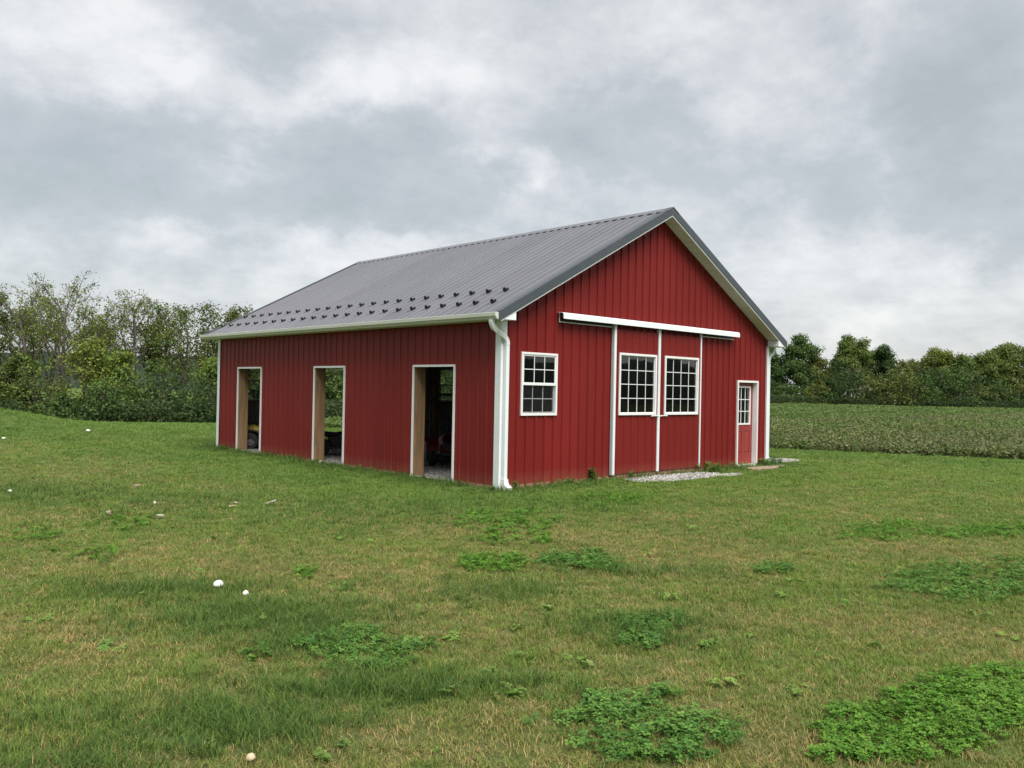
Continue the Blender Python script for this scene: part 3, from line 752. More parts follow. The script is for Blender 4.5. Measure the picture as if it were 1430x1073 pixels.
# slab with a window opening and two sunk panels
def slab_with_holes(x0, x1, z0, z1, holes, y0, y1):
    mb = MB(); xs = sorted({x0, x1, *[h[0] for h in holes], *[h[1] for h in holes]}); zs = sorted({z0, z1, *[h[2] for h in holes], *[h[3] for h in holes]})
    solid = {}
    for i in range(len(xs)-1):
        for j in range(len(zs)-1):
            cx, cz = (xs[i]+xs[i+1])/2, (zs[j]+zs[j+1])/2
            solid[i, j] = not any(h[0] < cx < h[1] and h[2] < cz < h[3] for h in holes)
    for (i, j), s in solid.items():
        if not s: continue
        a, b, c, d = xs[i], xs[i+1], zs[j], zs[j+1]
        mb.quad((a, y0, c), (b, y0, c), (b, y0, d), (a, y0, d)); mb.quad((b, y1, c), (a, y1, c), (a, y1, d), (b, y1, d))
        if not solid.get((i-1, j)): mb.quad((a, y1, c), (a, y0, c), (a, y0, d), (a, y1, d))
        if not solid.get((i+1, j)): mb.quad((b, y0, c), (b, y1, c), (b, y1, d), (b, y0, d))
        if not solid.get((i, j-1)): mb.quad((a, y0, c), (a, y1, c), (b, y1, c), (b, y0, c))
        if not solid.get((i, j+1)): mb.quad((a, y0, d), (b, y0, d), (b, y1, d), (a, y1, d))
    return mb
xm = (dx0+dx1)/2
lite = (dx0+.13, dx1-.13, 1.06, 1.99)
pans = [(dx0+.12, xm-.055, .33, .88), (xm+.055, dx1-.12, .33, .88)]
mb = slab_with_holes(dx0, dx1, .05, 2.096, [lite]+pans, yd, yd+.044)
link('door_slab', mb.mesh('door_slab', M_DOOR), fr)
for p in pans:
    mb = MB(); a, b, c, d = p; mb.box((a+.0005, yd+.014, c+.0005), (b-.0005, yd+.04, d-.0005))
    q = .035; n = len(mb.v); mb.v += [(a+.012, yd+.0139, c+.012), (b-.012, yd+.0139, c+.012), (b-.012, yd+.0139, d-.012), (a+.012, yd+.0139, d-.012), (a+q, yd+.003, c+q), (b-q, yd+.003, c+q), (b-q, yd+.003, d-q), (a+q, yd+.003, d-q)]
    for f_ in ((4, 5, 6, 7), (0, 1, 5, 4), (1, 2, 6, 5), (2, 3, 7, 6), (3, 0, 4, 7)): mb.f.append(tuple(n+i for i in f_)); mb.m.append(0)
    link('door_panel', mb.mesh('door_panel', M_DOOR), fr)
t = MB(); a, b, c, d = lite; q = .032
for (p, q_, r, s) in ((a-.02, b+.02, d-.02, d+.02), (a-.02, b+.02, c-.02, c+.02), (a-.02, a+.02, c+.0205, d-.0205), (b-.02, b+.02, c+.0205, d-.0205)): t.box((p, yd-.014, r), (q_, yd+.02, s))
link('door_light_frame', t.mesh('door_light_frame', M_WHITE2), fr)
a += .02; b -= .02; c += .02; d -= .02
for i in (1, 2):
    u = a+(b-a)*i/3; bx('muntin', (u-.009, yd+.004, c), (u+.009, yd+.02, d), M_WHITE2, fr)
    v = c+(d-c)*i/3; bx('muntin', (a, yd+.0025, v-.009), (b, yd+.0215, v+.009), M_WHITE2, fr)
cw, ch = (b-a)/3, (d-c)/3; pm = MB().box((-cw/2+.004, -.0015, -ch/2+.004), (cw/2-.004, .0015, ch/2-.004)).mesh('pane', M_GLASS)
for i in range(3):
    for j in range(3): link('pane', pm, fr, loc=(a+cw*(i+.5), yd+.013, c+ch*(j+.5)))
kn = MB().lathe([(.0, -.065), (.018, -.062), (.027, -.045), (.022, -.03), (.010, -.022), (.010, -.004), (.028, -.003), (.028, 0)], (dx0+.06, yd, .95), 'y', 14)
link('door_knob', kn.mesh('door_knob', M_STEEL, True), fr)
# gravel floor of the barn
me = MB().box((.02, .02, -.2), (W-.02, L-.02, .008)).mesh('gravel_floor', M_GRAVEL)
link('gravel_floor', me, kind='structure', label='grey gravel floor inside the red barn')
# step by the entry door
sx, sy = 8.15, -.62
poly = [(-.62, -.10), (-.55, -.20), (-.1, -.25), (.35, -.21), (.62, -.10), (.55, .12), (.1, .19), (-.4, .17), (-.6, .05)]
st = MB().prism(poly, -.05, .045, lambda p, q, a: (sx+p, sy+q, a))
link('stepping_stone', st.mesh('stepping_stone', M_WOODL), label='flat tan stone step in the grass before the red entry door', cat='stepping stone', bevel=.015)
st = MB().prism([(p*.42, q*.45) for p, q in poly], -.05, .035, lambda p, q, a: (sx+.98+p, sy+.12+q, a))
link('stepping_stone', st.mesh('stepping_stone', M_WOODL), label='small flat stone right of the step, beside the weeds at the corner', cat='stepping stone', bevel=.01)
# ------------------------------------------------------------------ machines in the barn
def wheel(parent, c, r, w, yaw=0, rimr=.5, knob=True):
    t = MB(); n = 22
    t.lathe([(r*rimr, -w/2), (r*.86, -w/2), (r*.97, -w*.36), (r, 0), (r*.97, w*.36), (r*.86, w/2), (r*rimr, w/2), (r*rimr, -w/2)], (0, 0, 0), 'y', n)
    if knob:
        for k in range(n):
            a = 2*math.pi*(k+.5)/n
            for s in (-1, 1):
                ca, sa = math.cos(a), math.sin(a); tx, tz = -sa, ca; h = r*.06; q = w*.2
                pts = [(ca*(r*.96+dr)+tx*dt, s*w*.26+dy, sa*(r*.96+dr)+tz*dt) for dr in (0, h) for dt, dy in ((-r*.07, -q), (r*.07, -q), (r*.07, q), (-r*.07, q))]
                m0 = len(t.v); t.v += pts
                for f_ in ((4,5,6,7),(0,1,5,4),(1,2,6,5),(2,3,7,6),(3,0,4,7)): t.f.append(tuple(m0+i for i in f_)); t.m.append(0)
    o = link('wheel', t.mesh('wheel', M_RUBBER, False), parent, loc=c, rot=(0, 0, yaw))
    q = MB().lathe([(0, w*.2), (r*.2, w*.22), (r*.22, w*.1), (r*rimr*.8, w*.05), (r*rimr*.98, w*.42), (r*rimr*.99, w*.42), (r*rimr*.99, -w*.42), (r*rimr*.8, -w*.05), (r*.22, -w*.1), (r*.2, -w*.22), (0, -w*.2)], (0, 0, 0), 'y', n)
    link('rim', q.mesh('rim', M_RIM, False), o)
def shell(mb, secs, mi=0):       # lofted body from cross sections: (x, half width, z low, z high, crown)
    n0 = len(mb.v); K = 10
    for (x, w, z0, z1, cr) in secs:
        for y, z in ((-w*.8, z0), (-w, z0+(z1-z0)*.35), (-w*.95, z0+(z1-z0)*.75), (-w*.6, z1), (-w*.2, z1+cr), (w*.2, z1+cr), (w*.6, z1), (w*.95, z0+(z1-z0)*.75), (w, z0+(z1-z0)*.35), (w*.8, z0)):
            mb.v.append((x, y, z))
    for i in range(len(secs)-1):
        for k in range(K):
            k2 = (k+1) % K; mb.f.append((n0+i*K+k, n0+i*K+k2, n0+(i+1)*K+k2, n0+(i+1)*K+k)); mb.m.append(mi)
    mb.f.append(tuple(n0+k for k in range(K))); mb.f.append(tuple(n0+(len(secs)-1)*K+k for k in reversed(range(K)))); mb.m += [mi, mi]
    return mb
def quad_bike(loc, rz, body, label, s=1.0):
    r = link('quad_bike', None, loc=loc, rot=(0, 0, rz), label=label, cat='quad bike'); r.scale = (s, s, s)
    for sx in (-.48, .50):
        for sy in (-.36, .36): wheel(r, (sx, sy, .25), .25, .20, 0)
    b = MB(); shell(b, [(.20, .12, .50, .60, .02), (.42, .20, .48, .68, .04), (.62, .20, .46, .66, .03), (.80, .10, .44, .54, .01)])
    link('bonnet', b.mesh('bonnet', body, True), r)
    for x, s_ in ((.50, 'f'), (-.48, 'r')):
        for sy in (-1, 1):
            f = MB(); a = [(x+.36*math.cos(t), .25+.335*math.sin(t)) for t in [math.radians(15+150*i/8) for i in range(9)]]
            f.prism(a+[(x+.345*math.cos(t), .25+.315*math.sin(t)) for t in [math.radians(165-150*i/8) for i in range(9)]], sy*.20, sy*.50, lambda p, q, c: (p, c, q))
            link('fender', f.mesh('fender', body if body is M_PDRED else M_BLACK), r)
    b = MB(); shell(b, [(-.72, .10, .56, .64, .01), (-.5, .15, .54, .67, .02), (-.1, .12, .54, .63, .02), (.18, .09, .56, .66, .02)])
    link('seat', b.mesh('seat', M_SEAT, True), r)
    b = MB().box((-.50, -.12, .20), (.45, .12, .30)).box((-.26, -.19, .24), (.24, .19, .54)).box((-.3, -.42, .20), (.26, .42, .25))
    b.tube([(-.48, -.36, .25), (-.48, .36, .25)], .03, 8).tube([(.5, -.36, .25), (.5, .36, .25)], .03, 8)
    b.tube([(.35, -.30, .28), (.38, -.16, .52)], .02, 6).tube([(.35, .30, .28), (.38, .16, .52)], .02, 6)
    link('chassis', b.mesh('chassis', M_BLACK), r)
    b = MB().tube([(.34, 0, .55), (.24, 0, .78)], .02, 8).tube([(.16, -.36, .86), (.20, -.22, .85), (.24, -.08, .78), (.24, .08, .78), (.20, .22, .85), (.16, .36, .86)], .013, 8)
    hb = link('handlebar', b.mesh('handlebar', M_STEEL, True), r)
    for sy in (-1, 1): link('grip', MB().tube([(.165, sy*.28, .857), (.15, sy*.39, .863)], .02, 8).mesh('grip', M_RUBBER, True), hb)
    for x0, x1 in ((.45, .86), (-.88, -.50)):
        b = MB()
        for y in (-.28, -.14, 0, .14, .28): b.tube([(x0, y, .70), (x1, y, .70)], .008, 6)
        b.tube([(x0, -.3, .70), (x0, .3, .70), (x1, .3, .70), (x1, -.3, .70), (x0, -.3, .70)], .011, 6).tube([(x0+.1, -.15, .7), (x0+.1, -.15, .55)], .01, 6).tube([(x0+.1, .15, .7), (x0+.1, .15, .55)], .01, 6)
        link('luggage_rack', b.mesh('luggage_rack', M_BLACK), r)
    for sy in (-.11, .11): link('headlight', MB().lathe([(0, .02), (.03, .015), (.045, 0), (.045, -.05)], (.79, sy, .55), 'x', 12).mesh('headlight', M_LAMP, True), r)
    return r
quad_bike((1.45, 7.75, .008), math.radians(-28), M_PDRED, 'dark red and black quad bike standing on gravel behind the middle doorway', .93)
quad_bike((1.05, 10.75, .008), math.radians(150), M_PYEL, 'yellow and black quad bike in the dark behind the far left doorway', .93)
def mower(loc, rz):
    r = link('riding_mower', None, loc=loc, rot=(0, 0, rz), label='small red riding mower with roll bar in the dark nearest doorway', cat='mower')
    for sy in (-.36, .36): wheel(r, (.66, sy, .18), .18, .13, .15, .5, False); wheel(r, (-.40, sy*1.05, .26), .26, .22, 0, .48)
    b = MB(); shell(b, [(-.02, .20, .36, .68, .03), (.30, .22, .34, .70, .03), (.62, .22, .32, .66, .02), (.84, .18, .32, .56, .01)])
    link('hood', b.mesh('hood', M_PRED, True), r)
    g = MB()
    for k in range(5): g.box((.842, -.13, .36+k*.04), (.856, .13, .38+k*.04))
    link('grille', g.mesh('grille', M_BLACK), r)
    for sy in (-.11, .11): link('headlight', MB().lathe([(0, .02), (.03, .012), (.04, 0), (.04, -.03)], (.835, sy, .52), 'x', 12).mesh('headlight', M_LAMP, True), r)
    for sy in (-1, 1):
        f = MB(); a = [(-.40+.34*math.cos(t), .26+.33*math.sin(t)) for t in [math.radians(5+150*i/8) for i in range(9)]]
        f.prism(a+[(-.40+.32*math.cos(t), .26+.31*math.sin(t)) for t in [math.radians(155-150*i/8) for i in range(9)]], sy*.20, sy*.50, lambda p, q, c: (p, c, q))
        link('fender', f.mesh('fender', M_PRED), r)
    link('mower_deck', MB().prism([(.36, -.40), (.48, -.2), (.48, .25), (.30, .52), (-.05, .52), (-.12, .2), (-.12, -.40)], .10, .24, lambda p, q, a: (p, q, a)).mesh('mower_deck', M_BLACK), r, bevel=.03)
    link('chassis', MB().box((-.55, -.14, .26), (.80, .14, .36)).tube([(.66, -.36, .18), (.66, .36, .18)], .03).mesh('chassis', M_BLACK), r)
    b = MB(); shell(b, [(-.62, .20, .56, .62, .01), (-.40, .22, .55, .63, .01), (-.2, .20, .55, .61, .01)]); b.prism([(-.64, .60), (-.54, .60), (-.60, .98), (-.68, .97)], -.2, .2, lambda p, q, a: (p, a, q))
    link('seat', b.mesh('seat', M_SEAT), r, bevel=.02)
    b = MB().tube([(.02, 0, .62), (-.10, 0, .86)], .02)
    b.tube([(-.10+.07*math.cos(t), .17*math.sin(t), .87+.15*math.cos(t)*.5) for t in [2*math.pi*i/14 for i in range(15)]], .014, 6)
    link('steering_wheel', b.mesh('steering_wheel', M_BLACK), r)
    link('roll_bar', MB().tube([(-.72, -.40, .35), (-.74, -.42, 1.2), (-.74, -.38, 1.52), (-.74, -.26, 1.64), (-.74, .26, 1.64), (-.74, .38, 1.52), (-.74, .42, 1.2), (-.72, .40, .35)], .028, 8).mesh('roll_bar', M_BLACK, True), r)
mower((2.35, 4.35, .008), math.radians(-128))
# ------------------------------------------------------------------ lawn clutter
def on(u, v, dz=0): x, y = gp(u, v); return (x, y, float(terr(x, y))+dz)
def mushroom(u, v, r, h, mt, label, name='mushroom'):
    root = link(name, None, loc=on(u, v), label=label, cat='mushroom', rot=(rnd.uniform(-.15, .15), rnd.uniform(-.15, .15), 0))
    k = MB(); n = 18; prof = [(r*.25, h*.42), (r*.9, h*.40), (r, h*.46), (r*.96, h*.62), (r*.78, h*.82), (r*.48, h*.95), (r*.2, h*.995), (0.0005, h)]
    k.lathe(prof, (0, 0, 0), 'z', n)
    k.v = [(x*(1+.06*math.sin(3*math.atan2(y, x))), y*(1+.05*math.cos(2*math.atan2(y, x))), z+.03*r*math.sin(4*math.atan2(y, x))*(math.hypot(x, y)/r)) for x, y, z in k.v]
    link('cap', k.mesh('cap', mt, True), root)
    link('stem', MB().lathe([(r*.28, -.02), (r*.22, h*.2), (r*.25, h*.43)], (0, 0, 0), 'z', 10).mesh('stem', M_TAN, True), root)
mushroom(305.5, 823, .045, .075, M_PUFF, 'large white domed mushroom in the lawn, bigger of two near the lower left')
mushroom(343.5, 834, .027, .055, M_PUFF, 'small white mushroom in darker grass right of the larger one')
mushroom(351, 1062, .024, .045, M_TAN, 'tan mushroom in the dry grass near the bottom edge')
mushroom(122.5, 613, .065, .08, M_PUFF, 'white mushroom far back on the lawn below the low grassy mound')
mushroom(5, 622, .05, .06, M_PUFF, 'pale mushroom far off on the lawn at the left edge')
mushroom(14, 688, .035, .05, M_PUFF, 'little white mushroom in the lawn near the left edge, below the mound')
def chip(u, v, lx, ly, lz, rot, mt, name, label, cat):
    pts = []; r2 = random.Random(int(u*v))
    p = [(-lx/2, -ly*.35), (-lx*.25, -ly*.5), (lx*.3, -ly*.45), (lx/2, -ly*.1), (lx*.42, ly*.4), (-lx*.1, ly*.5), (-lx*.45, ly*.35)]
    p = [(a*(1+r2.uniform(-.12, .12)), b*(1+r2.uniform(-.12, .12))) for a, b in p]
    mb = MB().prism(p, -lz/2, lz/2, lambda a, b, c: (a, b, c+.1*a))
    link(name, mb.mesh(name, mt), loc=on(u, v, .045), rot=rot, label=label, cat=cat, bevel=min(lx, ly, lz)*.2)
chip(191, 681, .14, .07, .03, (.2, .1, .5), M_WOODL, 'wood_chip', 'brown scrap of wood lying on the lawn left of the barn', 'wood scrap')
chip(216, 706, .08, .04, .02, (.1, -.1, 1.2), M_CHIP, 'stone_chip', 'pale chip of stone on the lawn, the upper one of a close pair', 'stone')
chip(224, 725, .11, .06, .02, (.1, .2, .3), M_CHIP, 'stone_chip', 'flat pale stone chip on the lawn, the lower one of a close pair', 'stone')
chip(151, 721, .07, .05, .05, (0, 0, .3), M_GILL, 'stone_chip', 'dark pebble in the grass left of the pale stone chips', 'stone')
chip(329, 708, .13, .05, .018, (.4, .55, 1.2), M_CHIP, 'wood_chip', 'white splinter of wood standing up out of the lawn', 'wood scrap')
chip(325, 711, .12, .025, .02, (0, .1, .1), M_TAN, 'wood_chip', 'thin tan stick lying beside the white splinter', 'wood scrap')
chip(378, 706, .15, .06, .02, (.15, .45, 2.6), M_CHIP, 'wood_chip', 'white chip of wood tilted over a dark hollow, below the middle doorway', 'wood scrap')
chip(448, 648, .10, .08, .07, (0, 0, .5), M_CHIP, 'stone_chip', 'white stone at the foot of the middle doorway post', 'stone')
# ------------------------------------------------------------------ gravel stones
def pebble(seed):
    r2 = random.Random(seed); mb = MB(); n = 7
    prof = [(.001, -.35), (.4, -.28), (.55, 0), (.42, .26), (.001, .34)]
    mb.lathe(prof, (0, 0, 0), 'z', n); mb.v = [(x*r2.uniform(.75, 1.2), y*r2.uniform(.65, 1.1), z*r2.uniform(.8, 1.15)) for x, y, z in mb.v]
    return mb.mesh('pebble', M_PEB)
PEB = [pebble(i) for i in range(6)]
def pebbles(name, x, y, z, label, smin=.018, smax=.045):
    n = len(x); s = NP.uniform(smin, smax, n)
    scatter(name, np.stack([x, y, z+s*.12], -1), NP.integers(0, 6, n), NP.uniform(-3, 3, (n, 3))*np.array([.15, .15, 1]), np.stack([s, s, s*.8], -1), PEB, label)
xs, ys = [], []
for a, b in DOORS: 
    n = 3800; xs.append(NP.uniform(.02, 3.2, n)); ys.append(NP.uniform(a-.3, b+2.2, n))
x = np.concatenate(xs); y = np.concatenate(ys); k = y < L-.1; x, y = x[k], y[k]
pebbles('loose_gravel', x, y, np.full(len(x), .008), 'loose grey gravel on the floor inside the doorways')
for gi, (lab) in enumerate(('patch of grey gravel in front of the white framed sliding doors', 'strip of gravel in the grass beyond the right corner of the barn', 'small scatter of gravel in the grass right of the gravel patch')):
    cx, cy, a, b = GRAV[gi]; n = int(2600*a*b*1.6)
    x = NP.uniform(cx-a*1.2, cx+a*1.2, n); y = NP.uniform(cy-b*1.3, cy+b*1.3, n)
    k = in_gravel(x, y) & ((y < -.06) | (x > W+.05)); x, y = x[k], y[k]
    pebbles('gravel_patch', x, y, terr(x, y)+.004, lab, .022, .055)
# ------------------------------------------------------------------ grass
def tuft(seed, n, h, w, spread, lean, cols, hj=.45):
    r2 = np.random.default_rng(seed); V, F_, C = [], [], []
    for i in range(n):
        a = r2.uniform(0, 2*math.pi); r = spread*math.sqrt(r2.uniform()); bx0, by0 = r*math.cos(a), r*math.sin(a)
        hh = h*(1+r2.uniform(-hj, hj)); ww = w*r2.uniform(.7, 1.3); b = r2.uniform(0, 2*math.pi); l = lean*hh*r2.uniform(.3, 1.5)
        d = np.array([math.cos(b), math.sin(b), 0]); s_ = np.array([-math.sin(b+r2.uniform(-.6, .6)), math.cos(b), 0])*ww/2
        base = np.array([bx0, by0, -.01]); p1 = base+np.array([0, 0, hh*.55])+d*l*.28; p2 = base+np.array([0, 0, hh*(1-.12*lean)])+d*l
        k = len(V); V += [base-s_, base+s_, p1-s_*.8, p1+s_*.8, p2]; F_ += [(k, k+1, k+3, k+2), (k+2, k+3, k+4, k+4)]
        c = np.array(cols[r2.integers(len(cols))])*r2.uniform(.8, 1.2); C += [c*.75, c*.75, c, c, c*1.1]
    V, C = np.array(V), np.array(C); me = bpy.data.meshes.new('tuft')
    me.from_pydata([tuple(v) for v in V], [], [f if f[2] != f[3] else f[:3] for f in F_])
    a = me.color_attributes.new('tint', 'FLOAT_COLOR', 'POINT'); c4 = np.ones((len(V), 4), np.float32); c4[:, :3] = C; a.data.foreach_set('color', c4.ravel())
    return me
M_TURF = leafmat('turf', (.78, .86, .75), (1.25, 1.18, 1.2), .30, .5, .6, .2)
GRN = [(0.141, 0.223, 0.038), (0.116, 0.195, 0.031), (0.174, 0.247, 0.049), (0.165, 0.207, 0.044)]
MID = [(0.180, 0.207, 0.049), (0.206, 0.223, 0.057), (0.146, 0.181, 0.040), (0.275, 0.247, 0.080)]
DRY = [(0.314, 0.253, 0.097), (0.405, 0.301, 0.136), (0.240, 0.212, 0.071), (0.498, 0.358, 0.174), (0.184, 0.196, 0.058)]
FRS = [(0.113, 0.204, 0.034), (0.130, 0.223, 0.041), (0.092, 0.176, 0.031), (0.157, 0.223, 0.050)]
LSH_SHADE = [(0.084, 0.150, 0.031), (0.103, 0.176, 0.037), (0.070, 0.126, 0.029), (0.135, 0.211, 0.044)]
kit = []
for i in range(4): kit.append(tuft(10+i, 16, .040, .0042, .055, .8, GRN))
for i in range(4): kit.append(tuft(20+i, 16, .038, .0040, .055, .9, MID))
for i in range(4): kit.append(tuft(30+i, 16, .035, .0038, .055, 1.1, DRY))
for i in range(4): kit.append(tuft(40+i, 15, .085, .0042, .050, .9, LSH_SHADE))
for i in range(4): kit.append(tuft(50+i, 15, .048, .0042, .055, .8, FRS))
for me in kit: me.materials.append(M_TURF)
def polar_points(d0, d1, rho, a0, a1):
    """rho(d) points per square metre, inside a wedge"""
    ds = np.geomspace(d0, d1, 400); mid = (ds[1:]+ds[:-1])/2; cnt = rho(mid)*(a1-a0)*mid*np.diff(ds)
    n = int(cnt.sum()); c = np.cumsum(cnt)/cnt.sum(); k = np.searchsorted(c, NP.uniform(size=n))
    k = np.clip(k, 0, len(mid)-1); d = NP.uniform(ds[k], ds[k+1]); a = NP.uniform(a0, a1, n)
    return CX+d*np.sin(a), CY+d*np.cos(a), d
x, y, d = polar_points(2.6, 62, lambda d: np.minimum(620, 620*(7/d)**1.75), YAW-.72, YAW+.72)
inb = (x > -.01) & (x < W+.01) & (y > -.01) & (y < L+.01)
k = ~inb & ~in_gravel(x, y, -.1+NP.uniform(-.15, .3, len(x))) & ~in_field(x, y); x, y, d = x[k], y[k], d[k]
n = len(x); g = green(x, y); lu = field_of(x, y, LUSH)
rr = NP.uniform(size=n)
kind = np.where(rr < lu*.95, 3, np.where(NP.uniform(size=n) < g, 0, np.where(NP.uniform(size=n) < .52, 1, 2)))
kind = np.where((kind != 3) & (NP.uniform(size=n) < fresh(x, y)), 4, kind)
dbw = np.hypot(np.maximum(np.maximum(-x, x-W), 0), np.maximum(np.maximum(-y, y-L), 0))
kind = np.where((dbw < .9) & (NP.uniform(size=n) < .75*(1-dbw/.9)+.2), 3, kind)  # wall shade put into the colour: darker lush kind along the barn foot
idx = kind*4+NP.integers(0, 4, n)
lod = 1+np.maximum(d-7, 0)/14
dbw = np.hypot(np.maximum(np.maximum(-x, x-W), 0), np.maximum(np.maximum(-y, y-L), 0))
hgt = NP.uniform(.7, 1.25, n)*np.where((kind == 3) & (dbw < 1), .7, 1)*(1+.9*(dbw < .22)*NP.uniform(0, 1, n))*(.8+.5*vnoise(x, y, .35, 9))
scl = np.stack([lod, lod, hgt*(1+np.maximum(d-12, 0)/60)], -1)
rot = np.stack([NP.uniform(-.2, .2, n), NP.uniform(-.2, .2, n), NP.uniform(0, 6.28, n)], -1)
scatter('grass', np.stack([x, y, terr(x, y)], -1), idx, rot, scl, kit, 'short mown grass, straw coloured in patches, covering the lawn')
# ------------------------------------------------------------------ weeds and clover
def leaf_fan(seed, n, r, stem_h, cols, leaflets=3, size=.016, cup=.3):
    """low plant: n leaves on short stems, each of several leaflets"""
    r2 = np.random.default_rng(seed); V, F_, C = [], [], []
    for i in range(n):
        a = r2.uniform(0, 6.28); q = r*math.sqrt(r2.uniform()); c = np.array([q*math.cos(a), q*math.sin(a), stem_h*r2.uniform(.45, 1.15)])
        tilt = r2.uniform(-.5, .5, 2); col = np.array(cols[r2.integers(len(cols))])*r2.uniform(.75, 1.25); a0 = r2.uniform(0, 6.28); sz = size*r2.uniform(.7, 1.35)
        for j in range(leaflets):
            b = a0+j*6.2832/leaflets+r2.uniform(-.15, .15); dx, dy = math.cos(b), math.sin(b); nx, ny = -dy, dx
            P = [(0, 0), (.55, .42), (1.0, .30), (1.12, 0), (1.0, -.30), (.55, -.42)]
            k = len(V)
            for (u, v) in P:
                px, py = sz*(u*dx+v*nx), sz*(u*dy+v*ny); V.append(c+np.array([px, py, px*tilt[0]+py*tilt[1]+cup*sz*(abs(v)*1.2+u*u*.25)])); C.append(col*(1.0 if u > .1 else .8))
            F_ += [(k, k+1, k+2, k+3), (k, k+3, k+4, k+5)]
        k = len(V); w = .0012; V += [np.array([0, 0, -.01])+np.array([w, 0, 0])+c*[.5, .5, 0], c*[.5, .5, 0]+np.array([-w, 0, -.01]), c]; F_.append((k, k+1, k+2)); C += [col*.8]*3
    me = bpy.data.meshes.new('clover_plant'); me.from_pydata([tuple(v) for v in V], [], F_)
    a = me.color_attributes.new('tint', 'FLOAT_COLOR', 'POINT'); c4 = np.ones((len(V), 4), np.float32); c4[:, :3] = np.array(C); a.data.foreach_set('color', c4.ravel())
    return me
M_LEAF = leafmat('weed_leaf', (.82, .9, .8), (1.2, 1.12, 1.1), .30, .8, .6, .2)
CL_D = [(0.071, 0.169, 0.031), (0.094, 0.203, 0.036), (0.057, 0.142, 0.029), (0.122, 0.236, 0.045)]
CL_B = [(0.090, 0.211, 0.022), (0.117, 0.245, 0.029), (0.069, 0.177, 0.020), (0.139, 0.268, 0.040)]
YG = [(0.170, 0.270, 0.055), (0.130, 0.235, 0.045), (0.200, 0.290, 0.080)]
kD = [leaf_fan(100+i, 13, .055, .045, CL_D, size=.0135) for i in range(5)]; kB = [leaf_fan(120+i, 13, .055, .042, CL_B, size=.0135) for i in range(5)]
kY = [leaf_fan(140+i, 5, .045, .04, YG, 4, .028) for i in range(4)]
for me in kD+kB+kY: me.materials.append(M_LEAF)
def patch(u0, v0, u1, v1, dens, kit_, label, edge=.55, skew=0, name='clover_patch', size=1.0, seed=3):
    """low leafy patch covering a stretch of lawn seen between two survey points"""
    xa, ya = gp((u0+u1)/2, v1); xb, yb = gp((u0+u1)/2, v0); xl, yl = gp(u0, (v0+v1)/2); xr, yr = gp(u1, (v0+v1)/2)
    c = np.array([(xl+xr)/2, (yl+yr)/2]); A = np.array([xr-xl, yr-yl])/2; B = np.array([xb-xa, yb-ya])/2
    area = 4*abs(A[0]*B[1]-A[1]*B[0]); n = int(area*dens*1.7)
    s = NP.uniform(-1.3, 1.3, n); t = NP.uniform(-1.3, 1.3, n)
    x = c[0]+A[0]*s+B[0]*t; y = c[1]+A[1]*s+B[1]*t; t2 = t+skew*s
    w = s*s+t2*t2+(vnoise(x, y, .28, seed)-.5)*2.2*edge+(vnoise(x, y, .09, seed+1)-.5)*1.2*edge
    k = NP.uniform(size=n) < np.clip((1.38-w)/.6, 0, 1)**1.2; x, y = x[k], y[k]; n = len(x)
    k2 = len(kit_); sc = NP.uniform(.55, 1.35, n)*size
    scatter(name, np.stack([x, y, terr(x, y)], -1), NP.integers(0, k2, n), np.stack([NP.uniform(-.15, .15, n), NP.uniform(-.15, .15, n), NP.uniform(0, 6.28, n)], -1), np.stack([sc, sc, sc], -1), kit_, label)
patch(772, 975, 1012, 1058, 330, kD, 'dark green clover patch at the bottom centre of the lawn', .95, .25, seed=21)
patch(1175, 945, 1480, 1045, 480, kB, 'dense bright clover patch filling the lower right corner of the lawn', .5, -.55, seed=31)
patch(418, 884, 590, 934, 330, kD, 'loose clover patch beside the darker long grass, left of centre', .9, -.2, seed=41)
patch(862, 854, 958, 900, 400, kD, 'small round dark clover patch right of centre in the lawn', .8, -.3, seed=51)
patch(645, 778, 740, 804, 330, kB, 'bright yellow green clover patch left one of two below the barn corner', .5, -.1, seed=61)
patch(752, 774, 878, 799, 330, kD, 'wide clover patch right one of two below the barn corner', .7, .2, seed=71)
patch(1240, 786, 1470, 832, 190, kD, 'long band of clover running to the right edge of the lawn', .9, -.55, seed=81)
patch(1170, 730, 1290, 758, 130, kB, 'thin bright weedy patch on the right part of the lawn', .9, -.5, seed=91)
patch(1290, 734, 1470, 754, 150, kB, 'thin bright weedy band near the right edge behind the clover', .8, -.3, seed=93)
patch(650, 715, 775, 757, 110, kB, 'faint greener weedy patch in front of the barn corner', 1.0, 0, size=1.1, seed=95)
patch(815, 688, 905, 706, 60, kB, 'pale green weedy patch in front of the gable wall', 1.0, 0, size=1.2, seed=97)
patch(320, 905, 380, 926, 200, kD, 'few sprigs of clover left of the loose clover patch', 1.0, 0, seed=99)
patch(400, 798, 440, 812, 150, kB, 'small weed clump right of the white mushrooms', 1.0, 0, seed=101)
patch(448, 808, 500, 836, 110, kD, 'sparse weeds right of the small weed clump', 1.0, 0, seed=103)
patch(130, 715, 215, 745, 50, kB, 'greener weedy patch in the left lawn', 1.0, 0, size=1.2, seed=105)
patch(-20, 735, 90, 760, 50, kB, 'blue green weedy patch at the left edge of the lawn', 1.0, 0, size=1.2, seed=107)
patch(70, 760, 160, 790, 50, kB, 'weedy patch below the left lawn patch', 1.0, 0, size=1.1, seed=109)
patch(1060, 792, 1110, 806, 160, kD, 'small clover clump left of the long clover band', 1.0, 0, seed=111)
